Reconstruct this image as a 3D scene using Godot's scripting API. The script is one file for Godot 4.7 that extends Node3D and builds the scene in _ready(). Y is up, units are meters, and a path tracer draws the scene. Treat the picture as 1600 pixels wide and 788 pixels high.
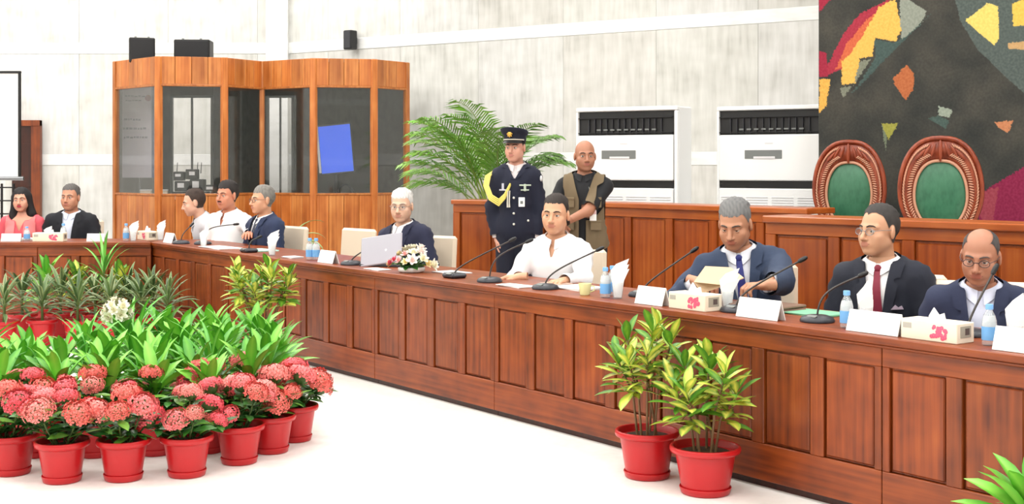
extends Node3D
# Conference hall: long panelled desk, delegates, flower island, interpreter booth, concrete walls with marble bands.
# World: camera at the origin's column, looking along -Z; D below means metres in front of the camera (z = -D).
const F := 2000.0      # focal length in pixels of the 1600 x 788 frame
const H0 := 258.0      # image row of the eye level
const HC := 1.45       # eye height
const T := Vector3(0.597, 0, 0.802)     # along the long desk, towards its near end
const N := Vector3(0.802, 0, -0.597)    # from the desk front towards its back
const O := Vector3(-0.1035, 0, -7.39)   # a seam of the desk front on the floor
const DESK_TOP := 0.75
var M := {}
var taken := {}
var rng := RandomNumberGenerator.new()
var NONE: Callable

# ---------------------------------------------------------------- mesh collector
class Mb:
	var v := PackedVector3Array()
	var n := PackedVector3Array()
	var c := PackedColorArray()
	var i := PackedInt32Array()
	var col := Color.WHITE
	func vert(p: Vector3, nn: Vector3) -> int:
		v.append(p); n.append(nn); c.append(col)
		return v.size() - 1
	func tri(a: int, b: int, d: int) -> void:
		var g := (v[b] - v[a]).cross(v[d] - v[a])
		if g.dot(n[a] + n[b] + n[d]) > 0.0:
			i.append(a); i.append(d); i.append(b)
		else:
			i.append(a); i.append(b); i.append(d)
	func face(ps: Array, outward: Vector3) -> void:
		var nn := Vector3.ZERO
		for k in range(1, ps.size() - 1):
			nn += (ps[k] - ps[0]).cross(ps[k + 1] - ps[0])
		nn = nn.normalized()
		if nn.dot(outward) < 0.0:
			nn = -nn
		var ids := []
		for p in ps:
			ids.append(vert(p, nn))
		for k in range(1, ps.size() - 1):
			tri(ids[0], ids[k], ids[k + 1])
	func box(ctr: Vector3, size: Vector3, bev := 0.0, b := Basis.IDENTITY) -> void:
		var h := size * 0.5
		var e := minf(bev, minf(h.x, minf(h.y, h.z)) * 0.8)
		for ax in 3:
			var a1 := (ax + 1) % 3
			var a2 := (ax + 2) % 3
			for s in [-1.0, 1.0]:
				var ps := []
				for q in [[-1, -1], [1, -1], [1, 1], [-1, 1]]:
					var p := Vector3.ZERO
					p[ax] = s * h[ax]; p[a1] = q[0] * (h[a1] - e); p[a2] = q[1] * (h[a2] - e)
					ps.append(ctr + b * p)
				var o := Vector3.ZERO
				o[ax] = s
				face(ps, b * o)
		if e <= 0.0:
			return
		for ax in 3:
			var a1 := (ax + 1) % 3
			var a2 := (ax + 2) % 3
			for s1 in [-1.0, 1.0]:
				for s2 in [-1.0, 1.0]:
					var ps := []
					for q in [[-1, 0], [1, 0], [1, 1], [-1, 1]]:
						var p := Vector3.ZERO
						p[ax] = q[0] * (h[ax] - e)
						p[a1] = s1 * (h[a1] - (e if q[1] == 1 else 0.0)); p[a2] = s2 * (h[a2] - (0.0 if q[1] == 1 else e))
						ps.append(ctr + b * p)
					var o := Vector3.ZERO
					o[a1] = s1; o[a2] = s2
					face(ps, b * o)
		for sx in [-1.0, 1.0]:
			for sy in [-1.0, 1.0]:
				for sz in [-1.0, 1.0]:
					face([ctr + b * Vector3(sx * h.x, sy * (h.y - e), sz * (h.z - e)), ctr + b * Vector3(sx * (h.x - e), sy * h.y, sz * (h.z - e)), ctr + b * Vector3(sx * (h.x - e), sy * (h.y - e), sz * h.z)], b * Vector3(sx, sy, sz))
	func grid(rows: Array, closed: bool, flip := false) -> void:
		# rows of points; smooth normals from neighbours
		var m: int = rows[0].size()
		var ids := []
		for r in rows.size():
			var line := []
			for q in m:
				var u0 = rows[r][(q - 1 + m) % m if closed else maxi(q - 1, 0)]
				var u1 = rows[r][(q + 1) % m if closed else mini(q + 1, m - 1)]
				var w0 = rows[maxi(r - 1, 0)][q]
				var w1 = rows[mini(r + 1, rows.size() - 1)][q]
				var du: Vector3 = u1 - u0
				var dw: Vector3 = w1 - w0
				if du.length_squared() < 1e-12:
					var rr := mini(r + 1, rows.size() - 1) if r == 0 else maxi(r - 1, 0)
					du = rows[rr][(q + 1) % m if closed else mini(q + 1, m - 1)] - rows[rr][(q - 1 + m) % m if closed else maxi(q - 1, 0)]
				var nn := du.cross(dw)
				if flip:
					nn = -nn
				line.append(vert(rows[r][q], nn.normalized()))
			ids.append(line)
		for r in rows.size() - 1:
			for q in (m if closed else m - 1):
				var q1 := (q + 1) % m
				tri(ids[r][q], ids[r][q1], ids[r + 1][q1])
				tri(ids[r][q], ids[r + 1][q1], ids[r + 1][q])
	func tube(path: Array, rad: Array, sides := 8, caps := true) -> void:
		var rows := []
		var up := Vector3.UP
		for k in path.size():
			var d: Vector3 = (path[mini(k + 1, path.size() - 1)] - path[maxi(k - 1, 0)]).normalized()
			if absf(d.dot(up)) > 0.98:
				up = Vector3.RIGHT if absf(d.x) < 0.9 else Vector3.BACK
			var x := up.cross(d).normalized()
			var y := d.cross(x)
			up = y
			var r: float = rad[mini(k, rad.size() - 1)]
			var line := []
			for q in sides:
				var a := TAU * q / sides
				line.append(path[k] + (x * cos(a) + y * sin(a)) * r)
			rows.append(line)
		grid(rows, true)
		if caps:
			face(rows[0], path[0] - path[1])
			face(rows[-1], path[-1] - path[-2])
	func lathe(prof: Array, sides := 20, at := Vector3.ZERO, b := Basis.IDENTITY, cap := true) -> void:
		# profile of Vector2(radius, height) from bottom to top; sharp rings by repeating a point
		var seg := []
		var rows := []
		for k in prof.size():
			if k > 0 and prof[k] == prof[k - 1]:
				seg.append(rows); rows = []
			var line := []
			for q in sides:
				var a := -TAU * q / sides
				line.append(at + b * Vector3(cos(a) * prof[k].x, prof[k].y, sin(a) * prof[k].x))
			rows.append(line)
		seg.append(rows)
		for s in seg:
			if s.size() > 1:
				grid(s, true)
		if cap and prof[0].x > 0.001:
			face(seg[0][0], b * Vector3.DOWN)
		if cap and prof[-1].x > 0.001:
			face(seg[-1][-1], b * Vector3.UP)
	func ball(ctr: Vector3, r: Vector3, b := Basis.IDENTITY, us := 12, vs := 8) -> void:
		var ids := []
		for k in vs + 1:
			var t := PI * k / vs
			var line := []
			for q in us:
				var a := TAU * q / us
				var d := Vector3(sin(t) * cos(a), cos(t), sin(t) * sin(a))
				line.append(vert(ctr + b * (d * r), (b * (d / r)).normalized()))
			ids.append(line)
		for k in vs:
			for q in us:
				var q1 := (q + 1) % us
				if k > 0:
					tri(ids[k][q], ids[k][q1], ids[k + 1][q1])
				if k < vs - 1:
					tri(ids[k][q], ids[k + 1][q1], ids[k + 1][q])
	func prism(poly: Array, z0: float, z1: float, b := Basis.IDENTITY, at := Vector3.ZERO) -> void:
		# poly of Vector2, extruded along local z
		var pv := PackedVector2Array()
		for p in poly:
			pv.append(p)
		var ids := Geometry2D.triangulate_polygon(pv)
		for z in [z0, z1]:
			var nn := b * Vector3(0, 0, signf(z - (z0 + z1) * 0.5))
			var k0 := v.size()
			for p in poly:
				vert(at + b * Vector3(p.x, p.y, z), nn)
			for k in range(0, ids.size(), 3):
				tri(k0 + ids[k], k0 + ids[k + 1], k0 + ids[k + 2])
		var area := 0.0
		for k in poly.size():
			var p: Vector2 = poly[k]
			var q: Vector2 = poly[(k + 1) % poly.size()]
			area += p.x * q.y - q.x * p.y
		for k in poly.size():
			var p: Vector2 = poly[k]
			var q: Vector2 = poly[(k + 1) % poly.size()]
			var o := Vector3(q.y - p.y, p.x - q.x, 0) * signf(area)
			face([at + b * Vector3(p.x, p.y, z0), at + b * Vector3(q.x, q.y, z0), at + b * Vector3(q.x, q.y, z1), at + b * Vector3(p.x, p.y, z1)], b * o)
	func mesh(colours := false) -> ArrayMesh:
		var a := []
		a.resize(Mesh.ARRAY_MAX)
		a[Mesh.ARRAY_VERTEX] = v
		a[Mesh.ARRAY_NORMAL] = n
		if colours:
			a[Mesh.ARRAY_COLOR] = c
		a[Mesh.ARRAY_INDEX] = i
		var m := ArrayMesh.new()
		m.add_surface_from_arrays(Mesh.PRIMITIVE_TRIANGLES, a)
		return m

# ---------------------------------------------------------------- nodes
func numbered(called: String, owner_node: Node = null) -> String:
	var key := called if owner_node == null else str(owner_node.get_instance_id()) + called
	var k: int = taken.get(key, 0)
	taken[key] = k + 1
	return called if k == 0 else "%s_%03d" % [called, k]
func tag(o: Node, label := "", category := "", group := "", kind := "") -> Node:
	if label: o.set_meta("label", label)
	if category: o.set_meta("category", category)
	if group: o.set_meta("group", group)
	if kind: o.set_meta("kind", kind)
	return o
func thing(called: String, label: String, category: String, at := Vector3.ZERO, turn := 0.0, group := "") -> Node3D:
	var o := Node3D.new()
	o.name = numbered(called)
	add_child(o)
	o.position = at
	o.rotation.y = turn
	tag(o, label, category, group)
	return o
func part(called: String, mesh: Mesh, mat: Material, parent: Node, at := Transform3D.IDENTITY) -> MeshInstance3D:
	var o := MeshInstance3D.new()
	o.mesh = mesh
	o.material_override = mat
	o.transform = at
	if parent == self:
		o.name = numbered(called)
	else:
		o.name = numbered(called, parent)
	parent.add_child(o)
	return o
func build(called: String, mb: Mb, mat: Material, parent: Node, colours := false, at := Transform3D.IDENTITY) -> MeshInstance3D:
	return part(called, mb.mesh(colours), mat, parent, at)
func boxp(called: String, ctr: Vector3, size: Vector3, bev: float, mat: Material, parent: Node) -> MeshInstance3D:
	var mb := Mb.new()
	mb.box(ctr, size, bev)
	return build(called, mb, mat, parent)
func structure(called: String) -> Node3D:
	var o := Node3D.new()
	o.name = called
	add_child(o)
	o.set_meta("kind", "structure")
	return o
func yaw_of(dir: Vector3) -> float:      # turn that takes local +X to dir
	return atan2(-dir.z, dir.x)
func W(px: float, py: float, d: float) -> Vector3:
	return Vector3((px - 800.0) / F * d, HC - (py - H0) / F * d, -d)
func G(px: float, py: float, y := 0.0) -> Vector3:
	var d := F * (HC - y) / (py - H0)
	return Vector3((px - 800.0) / F * d, y, -d)
func desk_at(px: float, back: float, y := DESK_TOP) -> Vector3:   # point over the long desk, "back" metres behind its front
	var a := (px - 800.0) / F
	var s := (a * (7.39 + 0.597 * back) + 0.1035 - 0.802 * back) / (0.597 + 0.802 * a)
	return O + T * s + N * back + Vector3(0, y, 0)

# ---------------------------------------------------------------- materials
func mat(col: Color, rough := 0.6, metal := 0.0) -> StandardMaterial3D:
	var m := StandardMaterial3D.new()
	m.albedo_color = col
	m.roughness = rough
	m.metallic = metal
	return m
func lut(cols: Array) -> Array:
	var out := []
	for k in 256:
		var t := k / 255.0 * (cols.size() - 1)
		var q := mini(int(t), cols.size() - 2)
		var cc: Color = cols[q].lerp(cols[q + 1], t - q)
		out.append([int(cc.r * 255), int(cc.g * 255), int(cc.b * 255)])
	return out
func noise_bytes(sd: int, w: int, h: int, freq: float, oct: int, sw: int, sh: int) -> PackedByteArray:
	var nz := FastNoiseLite.new()
	nz.seed = sd
	nz.frequency = freq
	nz.fractal_octaves = oct
	var im := nz.get_seamless_image(sw, sh)
	im.resize(w, h, Image.INTERPOLATE_CUBIC)
	im.convert(Image.FORMAT_L8)
	return im.get_data()
func grain(sd: int, w: int, h: int, cols: Array, upright: bool, streak := 24, mixk := 0.6, freq := 0.03) -> ImageTexture:
	# stretched fine streaks over soft blotches
	var a := noise_bytes(sd, w, h, freq * 2.2, 4, w if upright else maxi(w / streak, 8), maxi(h / streak, 8) if upright else h)
	var b := noise_bytes(sd + 7, w, h, freq * 0.35, 3, w, h)
	var l := lut(cols)
	var out := PackedByteArray()
	out.resize(w * h * 3)
	for k in w * h:
		var q: int = clampi(int(a[k] * mixk + b[k] * (1.0 - mixk)), 0, 255)
		var e: Array = l[q]
		out[k * 3] = e[0]; out[k * 3 + 1] = e[1]; out[k * 3 + 2] = e[2]
	var im := Image.create_from_data(w, h, false, Image.FORMAT_RGB8, out)
	im.generate_mipmaps()
	return ImageTexture.create_from_image(im)
func tri_mat(tex: Texture2D, scale: Vector3, rough: float, tint := Color.WHITE, off := Vector3.ZERO) -> StandardMaterial3D:
	var m := mat(tint, rough)
	m.albedo_texture = tex
	m.uv1_triplanar = true
	m.uv1_scale = scale
	m.uv1_offset = off
	m.uv1_triplanar_sharpness = 8.0
	return m
func leaf_mat(rough: float, back: Color) -> StandardMaterial3D:
	var m := mat(Color.WHITE, rough)
	m.vertex_color_use_as_albedo = true
	m.cull_mode = BaseMaterial3D.CULL_DISABLED
	m.backlight_enabled = true
	m.backlight = back
	return m
func vc_mat(rough: float) -> StandardMaterial3D:
	var m := mat(Color.WHITE, rough)
	m.vertex_color_use_as_albedo = true
	return m
func s2l(r: int, g: int, b: int) -> Color:      # an sRGB colour as linear vertex colour
	return Color8(r, g, b).srgb_to_linear()

func make_materials() -> void:
	var wood := [Color8(84, 32, 8), Color8(130, 57, 16), Color8(156, 73, 24), Color8(178, 93, 38)]
	var wv := grain(11, 256, 512, wood, true)
	var wh := grain(13, 512, 256, wood, false)
	M.wood = []
	for k in 4:
		var tint: Color = [Color(0.93, 0.93, 0.92), Color(0.89, 0.89, 0.88), Color(0.94, 0.92, 0.89), Color(0.86, 0.86, 0.85)][k]
		M.wood.append(tri_mat(wv, Vector3(1.6, 0.7, 1.6), 0.42, tint, Vector3(0.31 * k, 0.17 * k, 0.23 * k)))
	M.wood_h = tri_mat(wh, Vector3(0.7, 1.6, 1.6), 0.4, Color(0.92, 0.91, 0.89))
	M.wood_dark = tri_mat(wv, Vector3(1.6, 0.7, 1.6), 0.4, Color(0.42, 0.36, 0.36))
	var booth := [Color8(144, 78, 30), Color8(182, 107, 50), Color8(204, 131, 68), Color8(220, 155, 96)]
	var bv := grain(21, 256, 512, booth, true)
	M.booth = []
	for k in 4:
		M.booth.append(tri_mat(bv, Vector3(1.5, 0.5, 1.5), 0.36, [Color(1, 1, 1), Color(0.9, 0.88, 0.86), Color(1, 0.95, 0.9), Color(0.95, 0.9, 0.84)][k], Vector3(0.4 * k, 0.1, 0.27 * k)))
	M.bench = []
	for k in 3:
		M.bench.append(tri_mat(bv, Vector3(1.3, 0.5, 1.3), 0.34, [Color(0.80, 0.64, 0.46), Color(0.76, 0.60, 0.42), Color(0.78, 0.61, 0.42)][k], Vector3(0.13 * k, 0.5, 0.37 * k)))
	M.bench_h = tri_mat(grain(23, 512, 256, booth, false), Vector3(0.6, 1.5, 1.5), 0.3, Color(0.84, 0.68, 0.5))
	var conc := [Color8(190, 189, 184), Color8(213, 212, 208), Color8(226, 225, 222), Color8(237, 236, 234)]
	var cv := grain(31, 512, 1024, conc, true, 14, 0.55, 0.02)
	M.concrete = []
	for k in 3:
		var m := tri_mat(cv, Vector3(0.45, 0.4, 0.45), 0.9, [Color(1, 1, 1), Color(0.98, 0.975, 0.965), Color(0.99, 0.99, 0.98)][k], Vector3(0.37 * k, 0.21 * k, 0.11 * k))
		M.concrete.append(m)
	M.marble = tri_mat(grain(33, 256, 256, [Color8(226, 226, 224), Color8(244, 244, 242), Color8(250, 250, 249)], false, 4), Vector3(0.7, 0.7, 0.7), 0.45)
	M.floor = tri_mat(grain(35, 512, 512, [Color8(234, 230, 225), Color8(242, 239, 235), Color8(247, 245, 242)], false, 1, 0.5, 0.03), Vector3(0.5, 0.5, 0.5), 0.55)
	M.ceiling = mat(Color8(236, 234, 228), 0.9)
	M.white = mat(Color8(240, 241, 240), 0.35)
	M.white_panel = mat(Color8(246, 247, 246), 0.3)
	M.grey = mat(Color8(120, 124, 122), 0.4)
	M.black = mat(Color8(14, 14, 16), 0.45)
	M.black_soft = mat(Color8(24, 24, 27), 0.7)
	M.dark_grey = mat(Color8(46, 47, 52), 0.5)
	M.felt = tri_mat(grain(41, 256, 256, [Color8(74, 69, 61), Color8(92, 86, 76), Color8(104, 98, 88)], true, 2), Vector3(1, 1, 1), 0.95)
	M.felt_dark = mat(Color8(58, 56, 54), 0.95)
	M.metal = mat(Color8(150, 152, 156), 0.3, 0.9)
	M.cream = mat(Color8(222, 206, 184), 0.55)
	M.leather = mat(Color8(226, 210, 188), 0.5)
	M.paper = mat(Color8(246, 246, 244), 0.8)
	M.paper2 = mat(Color8(224, 223, 224), 0.8)
	M.green_pad = tri_mat(grain(43, 128, 128, [Color8(40, 92, 66), Color8(56, 112, 82), Color8(66, 122, 92)], true, 2), Vector3(3, 3, 3), 0.42)
	M.carved = tri_mat(grain(45, 128, 256, [Color8(96, 36, 20), Color8(142, 62, 36), Color8(172, 86, 54)], true, 6), Vector3(2.5, 2, 2.5), 0.3)
	M.carved_light = mat(Color8(206, 150, 122), 0.35)
	var gl := mat(Color(0.5, 0.54, 0.53, 0.05), 0.02)
	gl.transparency = BaseMaterial3D.TRANSPARENCY_ALPHA
	M.glass = gl
	var tum := mat(Color(0.9, 0.95, 0.97, 0.22), 0.03)
	tum.transparency = BaseMaterial3D.TRANSPARENCY_ALPHA
	M.clear = tum
	var lens := mat(Color(0.9, 0.93, 0.95, 0.05), 0.08)
	lens.transparency = BaseMaterial3D.TRANSPARENCY_ALPHA
	lens.metallic_specular = 0.2
	M.lens = lens
	M.pot = mat(Color8(188, 24, 30), 0.32)
	M.soil = tri_mat(grain(47, 64, 64, [Color8(40, 28, 20), Color8(66, 48, 34), Color8(84, 62, 44)], true, 1), Vector3(6, 6, 6), 0.95)
	M.leaf = leaf_mat(0.38, Color(0.25, 0.3, 0.1))
	M.petal = leaf_mat(0.6, Color(0.3, 0.2, 0.2))
	M.stem = vc_mat(0.7)
	M.vc = vc_mat(0.6)
	M.vc_gloss = vc_mat(0.3)

# ---------------------------------------------------------------- room
func setup_view() -> void:
	var cam := Camera3D.new()
	cam.name = "camera"
	cam.projection = Camera3D.PROJECTION_FRUSTUM
	cam.near = 0.05
	cam.far = 60.0
	cam.size = 788.0 / F * 0.05
	cam.frustum_offset = Vector2(0, -(394.0 - H0) / F * 0.05)
	cam.position = Vector3(0, HC, 0)
	add_child(cam)
	cam.current = true
	var env := Environment.new()
	env.background_mode = Environment.BG_COLOR
	env.background_color = Color(0.02, 0.02, 0.02)
	env.tonemap_mode = Environment.TONE_MAPPER_LINEAR
	env.tonemap_exposure = 1.0
	env.sdfgi_enabled = true
	env.ssao_enabled = true
	env.ssil_enabled = true
	var we := WorldEnvironment.new()
	we.name = "environment"
	we.environment = env
	add_child(we)
const LIGHT_ENERGY := 5.6
const CEIL := 5.2
func ceiling_lights() -> void:
	var em := mat(Color.WHITE, 0.5)
	em.emission_enabled = true
	em.emission = Color(1.0, 0.995, 0.985)
	em.emission_energy_multiplier = 1.5
	for x in [-8.4, -5.6, -2.8, 0.0, 2.8, 5.6]:
		for z in [0.8, -2.6, -6.0, -9.4, -12.6, -15.8]:
			if (x > 4.0 and z < -8.0) or (x > 2.0 and z < -11.0) or (x > -2.0 and z < -14.0):
				continue
			var t := thing("ceiling_light", "square white light panel set in the ceiling above the hall", "light", Vector3(x, CEIL, z), 0.0, "ceiling light panels")
			var fr := Mb.new()
			for q in [[0.0, 0.63, 1.32, 0.06], [0.0, -0.63, 1.32, 0.06], [0.63, 0.0, 0.06, 1.2], [-0.63, 0.0, 0.06, 1.2]]:
				fr.box(Vector3(q[0], -0.03, q[1]), Vector3(q[2], 0.06, q[3]), 0.008)
			build("frame", fr, M.white, t)
			boxp("diffuser", Vector3(0, -0.02, 0), Vector3(1.2, 0.02, 1.2), 0.0, em, t)
			var l := AreaLight3D.new()
			l.name = "area_light"
			l.area_size = Vector2(1.15, 1.15)
			l.light_energy = LIGHT_ENERGY
			l.light_color = Color(1.0, 0.995, 0.985)
			l.area_range = 40.0
			l.area_attenuation = 2.0
			l.shadow_enabled = true
			l.rotation_degrees = Vector3(-90, 0, 0)
			l.position = Vector3(0, -0.045, 0)
			t.add_child(l)

func concrete_wall(called: String, a: Vector3, b: Vector3, first := 0.0) -> void:
	# board-marked concrete lifts with recessed joints, white marble bands every 1.524 m; seen from the left of a -> b
	var w := structure(called)
	var dir := (b - a).normalized()
	w.position = a
	w.rotation.y = yaw_of(dir)
	var len := a.distance_to(b)
	boxp("core", Vector3(len * 0.5, CEIL * 0.5, -0.13), Vector3(len, CEIL, 0.23), 0.0, M.concrete[1], w)
	var y := 0.0
	var k := 0
	while y < CEIL:
		var top := minf(y + (1.447 if k == 0 else 1.372), CEIL)
		var x := -first
		while x < len:
			var x0 := maxf(x, 0.0)
			var x1 := minf(x + 1.22, len)
			if x1 - x0 > 0.02:
				var cp := boxp("concrete_panel", Vector3((x0 + x1) * 0.5, (y + top) * 0.5, -0.03), Vector3(x1 - x0 - 0.003, top - y, 0.06), 0.0015, M.concrete[(k + int(x / 1.22) + 3) % 3], w)
				cp.set_meta("label", "board-marked grey concrete panel")
			x += 1.22
		if top < CEIL:
			var mb := Mb.new()
			mb.box(Vector3(len * 0.5, top + 0.076, -0.022), Vector3(len, 0.15, 0.06), 0.004)
			build("marble_band", mb, M.marble, w)
		y = top + 0.152
		k += 1

func room() -> void:
	var fl := structure("floor")
	boxp("floor_slab", Vector3(0, -0.1, -6), Vector3(22, 0.2, 26), 0.0, M.floor, fl)
	var ce := structure("ceiling")
	boxp("ceiling_slab", Vector3(0, CEIL + 0.1, -6), Vector3(22, 0.2, 26), 0.0, M.ceiling, ce)
	var c0 := Vector3(-3.06, 0, -17.5)
	var c1 := c0 + Vector3(0.8366, 0, 0.5479) * 13.0
	concrete_wall("wall_back", Vector3(-10.5, 0, -17.5), c0 - Vector3(0.28, 0, 0), 0.3)
	concrete_wall("wall_back_right", c0, c1, 0.5)
	concrete_wall("wall_right", c1, Vector3(c1.x, 0, 5), 0.0)
	concrete_wall("wall_front", Vector3(c1.x, 0, 5), Vector3(-10.5, 0, 5), 0.0)
	concrete_wall("wall_left", Vector3(-10.5, 0, 5), Vector3(-10.5, 0, -17.5), 0.0)
	var tr := structure("trim_1")
	boxp("marble_pilaster", Vector3(-3.20, CEIL * 0.5, -17.47), Vector3(0.30, CEIL, 0.14), 0.006, M.marble, tr)

# ---------------------------------------------------------------- desks
func desk_unit(origin: Vector3, turn: float, width: float, panels: int, label: String, rails: StandardMaterial3D, seedk: int) -> void:
	var u := thing("desk_unit", label, "desk", origin, turn, "panelled desk units")
	var pitch := width / panels
	var pw := pitch - 0.075
	var z := -0.014
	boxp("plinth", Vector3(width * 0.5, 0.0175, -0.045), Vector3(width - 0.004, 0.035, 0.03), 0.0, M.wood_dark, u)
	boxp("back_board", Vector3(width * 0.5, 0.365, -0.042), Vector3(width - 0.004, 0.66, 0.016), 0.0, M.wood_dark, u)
	boxp("top_rail", Vector3(width * 0.5, 0.665, z), Vector3(width - 0.004, 0.078, 0.028), 0.003, rails, u)
	boxp("bottom_rail", Vector3(width * 0.5, 0.117, z), Vector3(width - 0.004, 0.165, 0.028), 0.003, rails, u)
	for k in panels + 1:
		var w := 0.075 if k > 0 and k < panels else 0.0375
		var x := pitch * k
		if k == 0: x = 0.01975
		if k == panels: x = width - 0.01975
		boxp("stile", Vector3(x, 0.413, z), Vector3(w - 0.003, 0.425, 0.028), 0.003, M.wood[(k + seedk) % 4], u)
	for k in panels:
		var mb := Mb.new()
		var cx := pitch * (k + 0.5)
		# raised field with a sloping margin, set behind the frame
		mb.box(Vector3(cx, 0.413, -0.026), Vector3(pw - 0.004, 0.421, 0.016), 0.0)
		mb.box(Vector3(cx, 0.413, -0.013), Vector3(pw - 0.018, 0.407, 0.014), 0.006)
		build("panel", mb, M.wood[(k * 3 + seedk) % 4], u)
	for x in [0.02, width - 0.02]:
		boxp("side_board", Vector3(x, 0.352, -0.29), Vector3(0.03, 0.69, 0.46), 0.002, M.wood[1], u)

func desks() -> void:
	var turn := yaw_of(T)
	var names := ["closest to the room corner, behind dark striped plants", "behind the tall variegated plant, left half", "just beyond the tall variegated plant", "below the flower arrangement", "below the man in the white shirt", "behind the two variegated plants", "below the man with the maroon tie", "at the nearest end of the desk"]
	for k in 8:
		var s := -5.4 + 1.35 * k
		desk_unit(O + T * s, turn, 1.35, 4, "panelled red-brown wooden desk unit " + names[k], M.wood_h, k)
	# continuous worktop with an edge moulding
	var wt := thing("worktop", "long polished red-brown wooden worktop of the slanting desk", "worktop", O + T * -5.42, turn)
	boxp("top_board", Vector3(5.42, 0.734, -0.275), Vector3(10.84, 0.032, 0.60), 0.004, M.wood_h, wt)
	boxp("edge_moulding", Vector3(5.42, 0.711, -0.010), Vector3(10.84, 0.014, 0.05), 0.004, M.wood_h, wt)
	# frontal desk on the far left
	var lx := -3.27
	var nl := ["under the man in the black suit", "under the woman in coral", "furthest along the far desk"]
	for k in 3:
		var w: float = [1.03, 1.35, 1.35][k]
		lx -= w
		desk_unit(Vector3(lx, 0, -11.6), 0.0, w, 3 if k == 0 else 4, "panelled wooden desk unit of the far desk " + nl[k], M.wood_h, k + 2)
	var w2 := thing("worktop", "polished wooden worktop of the far desk with name cards", "worktop", Vector3(lx, 0, -11.6))
	boxp("top_board", Vector3(1.865, 0.734, -0.275), Vector3(3.73, 0.032, 0.60), 0.004, M.wood_h, w2)
	boxp("edge_moulding", Vector3(1.865, 0.711, -0.010), Vector3(3.73, 0.014, 0.05), 0.004, M.wood_h, w2)
	var w3 := thing("worktop", "wedge-shaped wooden corner top where the two desks meet", "worktop", Vector3(0, 0, 0))
	var mb := Mb.new()
	mb.prism([Vector2(-3.262, -11.63), Vector2(-2.90, -11.99), Vector2(-3.262, -12.17)], -0.75, -0.718, Basis(Vector3.RIGHT, Vector3.BACK, Vector3.DOWN))
	build("corner_top", mb, M.wood_h, w3)
	mb = Mb.new()
	mb.box(Vector3(-3.20, 0.359, -11.95), Vector3(0.06, 0.718, 0.06), 0.004)
	build("leg", mb, M.wood[1], w3)

func bench(label, pts: Array, h: float) -> void:
	# pts in (X, D); tall panelled bench front with a ledge
	for k in pts.size() - 1:
		var a := Vector3(pts[k].x, 0, -pts[k].y)
		var b := Vector3(pts[k + 1].x, 0, -pts[k + 1].y)
		var len := a.distance_to(b)
		var u := thing("bench_front", label[k] if label is Array else label, "bench", a, yaw_of(b - a))
		var npan := maxi(int(round(len / 0.46)), 1)
		var pitch := len / npan
		boxp("ledge", Vector3(len * 0.5, h - 0.02, -0.14), Vector3(len, 0.04, 0.34), 0.006, M.bench_h, u)
		boxp("frieze", Vector3(len * 0.5, h - 0.075, -0.02), Vector3(len - 0.004, 0.068, 0.03), 0.003, M.bench_h, u)
		boxp("bottom_rail", Vector3(len * 0.5, 0.10, -0.02), Vector3(len - 0.004, 0.20, 0.03), 0.003, M.bench_h, u)
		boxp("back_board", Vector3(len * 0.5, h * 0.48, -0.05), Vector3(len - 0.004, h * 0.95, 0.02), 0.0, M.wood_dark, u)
		for q in npan + 1:
			var w := 0.07
			var x := clampf(pitch * q, w * 0.5, len - w * 0.5)
			boxp("stile", Vector3(x, (h + 0.09) * 0.5, -0.02), Vector3(w, h - 0.31, 0.03), 0.004, M.bench[q % 3], u)
		for q in npan:
			var mb := Mb.new()
			var x0 := maxf(pitch * q + 0.035, 0.07)
			var x1 := minf(pitch * (q + 1) - 0.035, len - 0.07)
			mb.box(Vector3((x0 + x1) * 0.5, (h + 0.09) * 0.5, -0.032), Vector3(x1 - x0 - 0.006, h - 0.316, 0.014), 0.0)
			mb.box(Vector3((x0 + x1) * 0.5, (h + 0.09) * 0.5, -0.022), Vector3(x1 - x0 - 0.03, h - 0.34, 0.014), 0.006)
			build("panel", mb, M.bench[(q * 2 + 1) % 3], u)

func benches() -> void:
	bench("short tall wooden bench front beside the palm, behind the officer", [Vector2(-0.516, 11.1), Vector2(0.60, 10.45)], 1.15)
	bench("tall panelled wooden bench front below the air conditioners", [Vector2(0.62, 10.42), Vector2(2.05, 8.82)], 1.15)
	bench("nearest tall wooden bench front below the green throne chairs", [Vector2(1.50, 7.60), Vector2(4.1, 5.05)], 1.15)

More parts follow.
